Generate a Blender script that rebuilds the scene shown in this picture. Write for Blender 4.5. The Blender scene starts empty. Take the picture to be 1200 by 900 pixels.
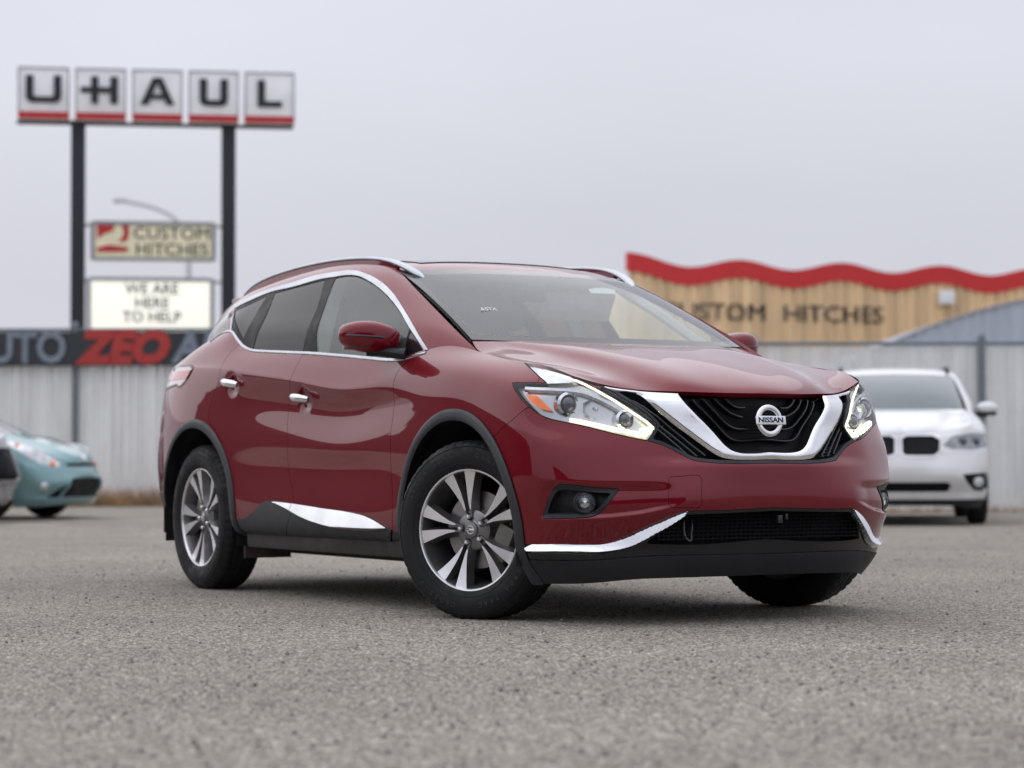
import bpy, bmesh, math, random
import numpy as np
from mathutils import Matrix, Vector
R = math.radians
scene = bpy.context.scene
# ---------------------------------------------------------------- camera
cam_data = bpy.data.cameras.new('camera')
cam = bpy.data.objects.new('camera', cam_data); scene.collection.objects.link(cam); scene.camera = cam
cam.location = (8.789, -5.786, 0.662)
_yaw, _pit, _rol = 2.61367615, 0.03332428, -0.0022530
_f = Vector((math.cos(_pit)*math.cos(_yaw), math.cos(_pit)*math.sin(_yaw), math.sin(_pit)))
_r0 = Vector((math.sin(_yaw), -math.cos(_yaw), 0)); _u0 = _r0.cross(_f)
_r = math.cos(_rol)*_r0+math.sin(_rol)*_u0; _u = -math.sin(_rol)*_r0+math.cos(_rol)*_u0
cam.matrix_world = Matrix(((_r.x, _u.x, -_f.x, 8.789), (_r.y, _u.y, -_f.y, -5.786), (_r.z, _u.z, -_f.z, 0.662), (0, 0, 0, 1)))
cam_data.sensor_width = 36; cam_data.lens = 36*2763.87/1200
cam_data.clip_start = 0.1; cam_data.clip_end = 3000
cam_data.dof.use_dof = True; cam_data.dof.focus_distance = 9.8; cam_data.dof.aperture_fstop = 2.4
# ---------------------------------------------------------------- sky, sun, exposure
SUN_EL, SUN_AZ = R(58), R(200)          # azimuth measured from +x towards +y, direction the light comes from
world = bpy.data.worlds.new('World'); scene.world = world; world.use_nodes = True
nt = world.node_tree; bg = nt.nodes['Background']; bg.inputs['Strength'].default_value = 0.1
sky = nt.nodes.new('ShaderNodeTexSky'); sky.sky_type = 'NISHITA'; sky.sun_disc = False
sky.sun_elevation = SUN_EL; sky.sun_rotation = math.pi/2-SUN_AZ
sky.dust_density = 4; sky.air_density = 1
tc = nt.nodes.new('ShaderNodeTexCoord')
sep = nt.nodes.new('ShaderNodeSeparateXYZ'); nt.links.new(tc.outputs['Generated'], sep.inputs[0])
ramp = nt.nodes.new('ShaderNodeMapRange'); ramp.inputs[1].default_value = 0.0; ramp.inputs[2].default_value = 0.9
ramp.inputs[3].default_value = 5.3; ramp.inputs[4].default_value = 11.0
nt.links.new(sep.outputs[2], ramp.inputs[0])
cloud = nt.nodes.new('ShaderNodeTexNoise'); cloud.inputs['Scale'].default_value = 2.2; cloud.inputs['Detail'].default_value = 4
mp = nt.nodes.new('ShaderNodeMapping'); mp.inputs['Scale'].default_value = (1, 1, 3.5)
nt.links.new(tc.outputs['Generated'], mp.inputs[0]); nt.links.new(mp.outputs[0], cloud.inputs['Vector'])
cr = nt.nodes.new('ShaderNodeMapRange'); cr.inputs[1].default_value = .3; cr.inputs[2].default_value = .7
cr.inputs[3].default_value = 0.93; cr.inputs[4].default_value = 1.05
nt.links.new(cloud.outputs[0], cr.inputs[0])
mul = nt.nodes.new('ShaderNodeMath'); mul.operation = 'MULTIPLY'
nt.links.new(ramp.outputs[0], mul.inputs[0]); nt.links.new(cr.outputs[0], mul.inputs[1])
col = nt.nodes.new('ShaderNodeVectorMath'); col.operation = 'SCALE'; col.inputs[0].default_value = (0.955, 0.965, 1.07)
nt.links.new(mul.outputs[0], col.inputs['Scale'])
mx = nt.nodes.new('ShaderNodeMix'); mx.data_type = 'RGBA'; mx.inputs[0].default_value = 0.93
nt.links.new(sky.outputs[0], mx.inputs[6]); nt.links.new(col.outputs[0], mx.inputs[7])
nt.links.new(mx.outputs[2], bg.inputs['Color'])
sun_data = bpy.data.lights.new('sun', 'SUN'); sun_data.energy = 0.7; sun_data.angle = R(110); sun_data.color = (1, .96, .9)
sun = bpy.data.objects.new('sun', sun_data); scene.collection.objects.link(sun)
sun.rotation_euler = Vector((math.cos(SUN_EL)*math.cos(SUN_AZ), math.cos(SUN_EL)*math.sin(SUN_AZ), math.sin(SUN_EL))).to_track_quat('Z', 'Y').to_euler()
sun.location = (0, 0, 40)
vs = scene.view_settings; vs.view_transform = 'Standard'; vs.look = 'None'; vs.exposure = 0.30; vs.gamma = 1; vs.use_curve_mapping = False
scene.render.engine = 'CYCLES'
scene.cycles.use_denoising = True
scene.cycles.max_bounces = 10; scene.cycles.transparent_max_bounces = 24
# ---------------------------------------------------------------- surfaces
def nat_spline_matrix(t, s):
    """rows: weights of a natural cubic spline through knots t, evaluated at s"""
    t = np.asarray(t, float); s = np.asarray(s, float); n = len(t)
    h = np.diff(t)
    A = np.zeros((n, n)); B = np.zeros((n, n))
    A[0, 0] = A[-1, -1] = 1
    for i in range(1, n-1):
        A[i, i-1] = h[i-1]; A[i, i] = 2*(h[i-1]+h[i]); A[i, i+1] = h[i]
        B[i, i-1] = 6/h[i-1]; B[i, i] = -6/h[i-1]-6/h[i]; B[i, i+1] = 6/h[i]
    M2 = np.linalg.solve(A, B)
    k = np.clip(np.searchsorted(t, s, side='right')-1, 0, n-2)
    hk = h[k]; a = (t[k+1]-s)/hk; b = (s-t[k])/hk
    W = np.zeros((len(s), n)); r = np.arange(len(s))
    W[r, k] += a; W[r, k+1] += b
    W += ((a**3-a)*hk**2/6)[:, None]*M2[k] + ((b**3-b)*hk**2/6)[:, None]*M2[k+1]
    return W
def chord(net, axis, expo=0.75):
    d = np.linalg.norm(np.diff(net, axis=axis), axis=2)**expo
    d = d.mean(axis=1-axis)
    return np.concatenate([[0], np.cumsum(np.maximum(d, 1e-4))])
def mirror_cols(net, k, start):
    m = net[:, 1:k+1][:, ::-1].copy() if start else net[:, -k-1:-1][:, ::-1].copy()
    m[:, :, 1] *= -1
    return np.concatenate([m, net], 1) if start else np.concatenate([net, m], 1)
def eval_net(net, nu, nv, mir0=False, mir1=False):
    """net[row][col] = (x, w, z); returns (nu+1, nv+1, 3) grid; columns may be mirrored over w=0"""
    net = np.asarray(net, float); k0 = k1 = 0
    if mir0: net = mirror_cols(net, 3, True); k0 = 3
    if mir1: net = mirror_cols(net, 3, False); k1 = 3
    tu = chord(net, 0); tv = chord(net, 1)
    su = np.linspace(tu[0], tu[-1], nu+1)
    sv = np.linspace(tv[k0], tv[len(tv)-1-k1], nv+1)
    return np.einsum('ia,abk,jb->ijk', nat_spline_matrix(tu, su), net, nat_spline_matrix(tv, sv))
def curve(P, n):
    P = np.asarray(P, float)
    t = np.concatenate([[0], np.cumsum(np.linalg.norm(np.diff(P, axis=0), axis=1)**.7)])
    return nat_spline_matrix(t, np.linspace(0, t[-1], n)) @ P
def grid_mesh(G):
    a, b = G.shape[:2]
    du = np.gradient(G, axis=0); dv = np.gradient(G, axis=1)
    N = np.cross(dv, du).reshape(-1, 3); N /= np.maximum(np.linalg.norm(N, axis=1), 1e-9)[:, None]
    I = np.arange(a*b).reshape(a, b)
    q = np.stack([I[:-1, :-1], I[:-1, 1:], I[1:, 1:], I[1:, :-1]], -1).reshape(-1, 4)
    F = np.concatenate([q[:, [0, 1, 2]], q[:, [0, 2, 3]]])
    return G.reshape(-1, 3).copy(), N, F
def clip(mesh, fld):
    """split a triangle mesh along fld = 0: (part with fld<0, part with fld>=0)"""
    V, N, F = mesh; f = np.where(np.abs(fld) < 1e-7, 1e-7, fld)
    sgn = f[F] < 0; c = sgn.sum(1)
    inF = F[c == 3]; outF = F[c == 0]; mix = F[(c == 1) | (c == 2)]; sm = sgn[(c == 1) | (c == 2)]
    if len(mix) == 0:
        return sub((V, N, inF)), sub((V, N, outF))
    one = sm.sum(1) == 1
    lone = np.where(one, np.argmax(sm, 1), np.argmin(sm, 1)); r = np.arange(len(mix))
    a = mix[r, lone]; b = mix[r, (lone+1) % 3]; d = mix[r, (lone+2) % 3]
    E = np.concatenate([np.stack([a, b], 1), np.stack([a, d], 1)]); E.sort(1)
    U, inv = np.unique(E, axis=0, return_inverse=True); inv = inv.reshape(-1)
    t = (f[U[:, 0]]/(f[U[:, 0]]-f[U[:, 1]]))[:, None]
    PV = V[U[:, 0]]*(1-t)+V[U[:, 1]]*t; PN = N[U[:, 0]]*(1-t)+N[U[:, 1]]*t
    PN /= np.maximum(np.linalg.norm(PN, axis=1), 1e-9)[:, None]
    ab = len(V)+inv[:len(mix)]; ad = len(V)+inv[len(mix):]
    tri = np.stack([a, ab, ad], 1); qd = np.concatenate([np.stack([ab, b, d], 1), np.stack([ab, d, ad], 1)])
    o2 = np.concatenate([one, one])
    V2 = np.concatenate([V, PV]); N2 = np.concatenate([N, PN])
    neg = np.concatenate([inF, tri[one], qd[~o2]]); pos = np.concatenate([outF, tri[~one], qd[o2]])
    return sub((V2, N2, neg)), sub((V2, N2, pos))
def sub(mesh):
    V, N, F = mesh
    u, inv = np.unique(F, return_inverse=True)
    return V[u], N[u], inv.reshape(-1, 3) if len(F) else F.reshape(0, 3)
def sdf(P, poly):
    """signed distance of 2-D points to a closed polygon, negative inside"""
    poly = np.asarray(poly, float); P = np.asarray(P, float)
    d = np.full(len(P), 1e9); ins = np.zeros(len(P), bool)
    lo = poly.min(0)-.08; hi = poly.max(0)+.08
    near = ((P >= lo) & (P <= hi)).all(1); Q = P[near]
    dd = np.full(len(Q), 1e9); ii = np.zeros(len(Q), bool)
    for i in range(len(poly)):
        a = poly[i]; b = poly[(i+1) % len(poly)]; e = b-a; w = Q-a
        t = np.clip((w@e)/max(e@e, 1e-12), 0, 1)
        dd = np.minimum(dd, np.linalg.norm(w-t[:, None]*e, axis=1))
        cond = (a[1] <= Q[:, 1]) != (b[1] <= Q[:, 1])
        if abs(e[1]) > 1e-12:
            xi = a[0]+(Q[:, 1]-a[1])*e[0]/e[1]
            ii ^= cond & (Q[:, 0] < xi)
    dd[ii] *= -1
    d[near] = dd
    return d
def sstep(t):
    t = np.clip(t, 0, 1); return t*t*(3-2*t)
def sculpt(G):
    """local shapes of the lower body grid: the shelf above the bumper bar and the scooped fog lamp corners"""
    G = G.copy(); x, w, z = G[..., 0].copy(), G[..., 1], G[..., 2]
    front = x > .3
    k = sstep((z-.640)/.05)*(1-sstep((z-.80)/.14))*(1-sstep((w-.42)/.2))
    G[..., 0] -= np.where(front, .016*k, 0)
    A = w-x
    zl = np.interp(A, [-.62, -.45, -.3, -.15, 0, .28], [.500, .474, .452, .440, .434, .432])
    d = sstep((z-zl)/.020)*(1-sstep((z-.545)/.045))*sstep((A+.56)/.22)*(1-sstep((A-.20)/.10))
    d2 = .020*d
    G[..., 0] -= np.where(front, d2*.75, 0); G[..., 1] -= np.where(front, d2*.6, 0)
    return G
# ---- body nets of the near half, points are (x forward from front axle, w half width, z)
def car_nets():
    S = dict()
    A = [
    # lower edge
    [(.86,0,.20),(.86,.2,.20),(.84,.4,.197),(.78,.58,.19),(.67,.70,.175),(.54,.80,.17),(.42,.86,.172),(.2,.86,.22),(-.05,.86,.27),(-.35,.86,.29),(-.7,.86,.295),(-1.1,.86,.295),(-1.6,.86,.295),(-2.1,.86,.295),(-2.5,.86,.30),(-2.83,.86,.32),(-3.15,.86,.36),(-3.42,.83,.40),(-3.66,.73,.42),(-3.78,.5,.42),(-3.83,.22,.42),(-3.84,0,.42)],
    [(.905,0,.27),(.905,.2,.27),(.88,.42,.268),(.80,.63,.265),(.70,.76,.265),(.57,.86,.265),(.45,.905,.268),(.2,.925,.29),(-.05,.925,.31),(-.35,.925,.33),(-.7,.93,.335),(-1.1,.93,.338),(-1.6,.93,.338),(-2.1,.93,.338),(-2.5,.93,.34),(-2.83,.93,.36),(-3.15,.925,.40),(-3.42,.885,.44),(-3.68,.77,.46),(-3.82,.52,.47),(-3.875,.22,.47),(-3.885,0,.47)],
    [(.925,0,.335),(.925,.2,.335),(.90,.42,.333),(.815,.63,.328),(.72,.75,.325),(.60,.86,.322),(.47,.92,.33),(.2,.945,.36),(-.05,.95,.385),(-.35,.952,.40),(-.7,.952,.42),(-1.1,.95,.44),(-1.6,.948,.455),(-2.1,.948,.46),(-2.5,.953,.46),(-2.83,.957,.49),(-3.15,.948,.52),(-3.42,.905,.55),(-3.70,.79,.57),(-3.85,.54,.58),(-3.905,.23,.58),(-3.915,0,.58)],
    [(.985,0,.465),(.985,.2,.465),(.972,.42,.465),(.895,.61,.46),(.80,.745,.455),(.66,.855,.455),(.49,.93,.48),(.2,.955,.53),(-.05,.959,.56),(-.35,.955,.58),(-.7,.945,.61),(-1.1,.94,.625),(-1.6,.94,.63),(-2.1,.942,.63),(-2.5,.952,.63),(-2.83,.96,.65),(-3.15,.952,.68),(-3.42,.91,.70),(-3.70,.80,.71),(-3.86,.55,.72),(-3.915,.23,.72),(-3.925,0,.72)],
    [(.99,0,.575),(.988,.2,.575),(.965,.42,.575),(.885,.61,.57),(.79,.75,.565),(.67,.865,.565),(.50,.935,.60),(.2,.955,.68),(-.05,.96,.74),(-.35,.957,.76),(-.7,.946,.765),(-1.1,.943,.755),(-1.6,.942,.79),(-2.1,.944,.815),(-2.5,.953,.81),(-2.83,.962,.83),(-3.15,.95,.85),(-3.42,.905,.86),(-3.66,.80,.87),(-3.80,.55,.88),(-3.85,.23,.88),(-3.86,0,.88)],
    [(.978,0,.68),(.972,.2,.68),(.925,.42,.69),(.84,.6,.712),(.74,.75,.728),(.64,.868,.735),(.49,.932,.78),(.2,.948,.86),(-.05,.953,.905),(-.35,.948,.92),(-.7,.931,.92),(-1.1,.921,.905),(-1.6,.926,.945),(-2.1,.936,.985),(-2.5,.948,1.0),(-2.83,.95,1.03),(-3.15,.932,1.05),(-3.40,.885,1.06),(-3.60,.78,1.06),(-3.74,.54,1.06),(-3.79,.23,1.06),(-3.80,0,1.06)],
    [(.95,0,.80),(.94,.2,.80),(.885,.42,.81),(.79,.6,.825),(.68,.755,.84),(.57,.876,.845),(.44,.925,.885),(.2,.938,.95),(-.05,.942,1.0),(-.35,.940,1.01),(-.7,.940,1.00),(-1.1,.944,.998),(-1.6,.946,1.05),(-2.1,.949,1.098),(-2.5,.945,1.138),(-2.83,.93,1.165),(-3.15,.905,1.18),(-3.38,.85,1.185),(-3.55,.75,1.185),(-3.68,.52,1.19),(-3.73,.22,1.19),(-3.74,0,1.19)],
    [(.945,0,.87),(.93,.2,.87),(.86,.42,.885),(.755,.6,.905),(.66,.75,.92),(.545,.865,.94),(.41,.905,.97),(.2,.915,1.02),(-.05,.918,1.06),(-.35,.92,1.072),(-.7,.932,1.04),(-1.1,.939,1.025),(-1.6,.94,1.078),(-2.1,.942,1.125),(-2.5,.935,1.165),(-2.83,.915,1.19),(-3.15,.885,1.205),(-3.37,.83,1.21),(-3.53,.73,1.21),(-3.65,.51,1.21),(-3.70,.22,1.21),(-3.71,0,1.21)],
    [(.94,0,.91),(.918,.2,.912),(.835,.41,.92),(.725,.605,.942),(.645,.745,.968),(.51,.83,1.01),(.36,.853,1.04),(.17,.858,1.075),(-.08,.858,1.112),(-.37,.875,1.13),(-.7,.91,1.095),(-1.1,.917,1.098),(-1.6,.917,1.142),(-2.1,.916,1.18),(-2.48,.905,1.225),(-2.72,.885,1.275),(-3.05,.85,1.275),(-3.30,.79,1.255),(-3.48,.70,1.24),(-3.61,.5,1.235),(-3.66,.22,1.235),(-3.67,0,1.235)],
    [(.933,0,.943),(.908,.2,.944),(.815,.40,.95),(.70,.605,.972),(.63,.735,1.012),(.48,.776,1.058),(.31,.786,1.082),(.12,.785,1.108),(-.10,.775,1.145),(-.36,.815,1.178),(-.7,.888,1.138),(-1.1,.893,1.165),(-1.6,.89,1.20),(-2.1,.885,1.228),(-2.44,.866,1.285),(-2.61,.84,1.352),(-2.95,.79,1.34),(-3.2,.735,1.305),(-3.40,.66,1.275),(-3.55,.47,1.26),(-3.60,.22,1.255),(-3.61,0,1.255)],
    ]
    S['lower'] = np.array(A, float)
    B = [
    [(.933,0,.943),(.908,.2,.944),(.828,.375,.949),(.785,.46,.953),(.70,.605,.972),(.63,.735,1.012)],
    [(.905,0,.968),(.88,.2,.968),(.79,.38,.980),(.74,.465,.974),(.62,.64,1.010),(.50,.771,1.054)],
    [(.78,0,1.022),(.76,.2,1.021),(.67,.40,1.030),(.625,.485,1.017),(.5,.66,1.042),(.36,.784,1.075)],
    [(.5,0,1.10),(.48,.22,1.098),(.42,.44,1.097),(.385,.51,1.079),(.28,.67,1.083),(.19,.786,1.098)],
    [(.2,0,1.158),(.19,.25,1.156),(.16,.48,1.149),(.135,.55,1.130),(.08,.68,1.127),(.03,.781,1.122)],
    [(.0,0,1.188),(-.005,.25,1.186),(-.04,.51,1.180),(-.055,.575,1.165),(-.09,.68,1.160),(-.12,.765,1.152)],
    [(-.09,0,1.196),(-.10,.25,1.196),(-.15,.53,1.196),(-.17,.60,1.194),(-.21,.68,1.196),(-.24,.725,1.198)],
    ]
    S['hood'] = np.array(B, float)
    g0 = [(-.115,.768,1.148),(-.30,.806,1.170),(-.52,.865,1.152),(-.8,.889,1.142),(-1.2,.892,1.17),(-1.6,.888,1.198),(-2.05,.883,1.223),(-2.40,.868,1.274),(-2.60,.84,1.348),(-2.95,.788,1.338),(-3.2,.733,1.303)]
    g4 = [(-1.085,.639,1.566),(-1.16,.645,1.588),(-1.26,.65,1.606),(-1.38,.652,1.62),(-1.55,.652,1.632),(-1.8,.65,1.640),(-2.15,.64,1.638),(-2.5,.625,1.62),(-2.75,.61,1.597),(-3.0,.595,1.565),(-3.2,.58,1.53)]
    g0 = np.array(g0); g4 = np.array(g4)
    rows = []
    bw = np.array([.018,.030,.036,.040,.042,.042,.042,.040,.036,.03,.02])
    for s in (0, .2, .4, .6, .78, .9, 1):
        k = (1-(2*s-1)**4)
        g = g0*(1-s)+g4*s
        g[:, 1] += bw*k*.9; g[:, 2] += bw*k*.43
        rows.append(g)
    S['side'] = np.array(rows)
    cb = np.array([(-.10,0,1.195),(-.115,.25,1.195),(-.155,.5,1.196),(-.20,.65,1.20),(-.24,.725,1.203)])
    ct = np.array([(-.985,0,1.584),(-.99,.22,1.583),(-1.015,.43,1.578),(-1.05,.56,1.572),(-1.085,.639,1.566)])
    rows = []
    for s in (0, .25, .5, .75, 1):
        g = cb*(1-s)+ct*s; k = 4*s*(1-s)
        bb = np.array([.035,.034,.028,.02,.014])*k
        g[:, 0] += bb*.45; g[:, 2] += bb*.9
        rows.append(g)
    S['windshield'] = np.array(rows)
    cen = np.array([(-.985,0,1.584),(-1.12,0,1.620),(-1.3,0,1.648),(-1.55,0,1.670),(-1.85,0,1.682),(-2.2,0,1.680),(-2.6,0,1.662),(-2.95,0,1.63),(-3.35,0,1.575)])
    edg = np.array([(-1.085,.639,1.566),(-1.19,.647,1.592),(-1.35,.652,1.616),(-1.58,.652,1.633),(-1.86,.648,1.641),(-2.2,.638,1.636),(-2.58,.62,1.614),(-2.9,.60,1.578),(-3.22,.578,1.527)])
    rows = []
    for c, e in zip(cen, edg):
        r = []
        for q in (0, .35, .65, .88, 1):
            z = e[2]+(c[2]-e[2])*(1-q**2.6); x = c[0]+(e[0]-c[0])*q**2
            r.append((x, e[1]*q, z))
        rows.append(r)
    S['roof'] = np.array(rows)
    gt = np.array([(-3.33,0,1.555),(-3.32,.25,1.55),(-3.27,.45,1.535),(-3.2,.578,1.515)])
    gb = np.array([(-3.61,0,1.255),(-3.60,.25,1.257),(-3.5,.55,1.268),(-3.2,.733,1.303)])
    S['tailglass'] = np.array([gt, gt*.66+gb*.34+[[-.02,0,.0]], gt*.33+gb*.67+[[-.02,0,0]], gb])
    return S
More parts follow.
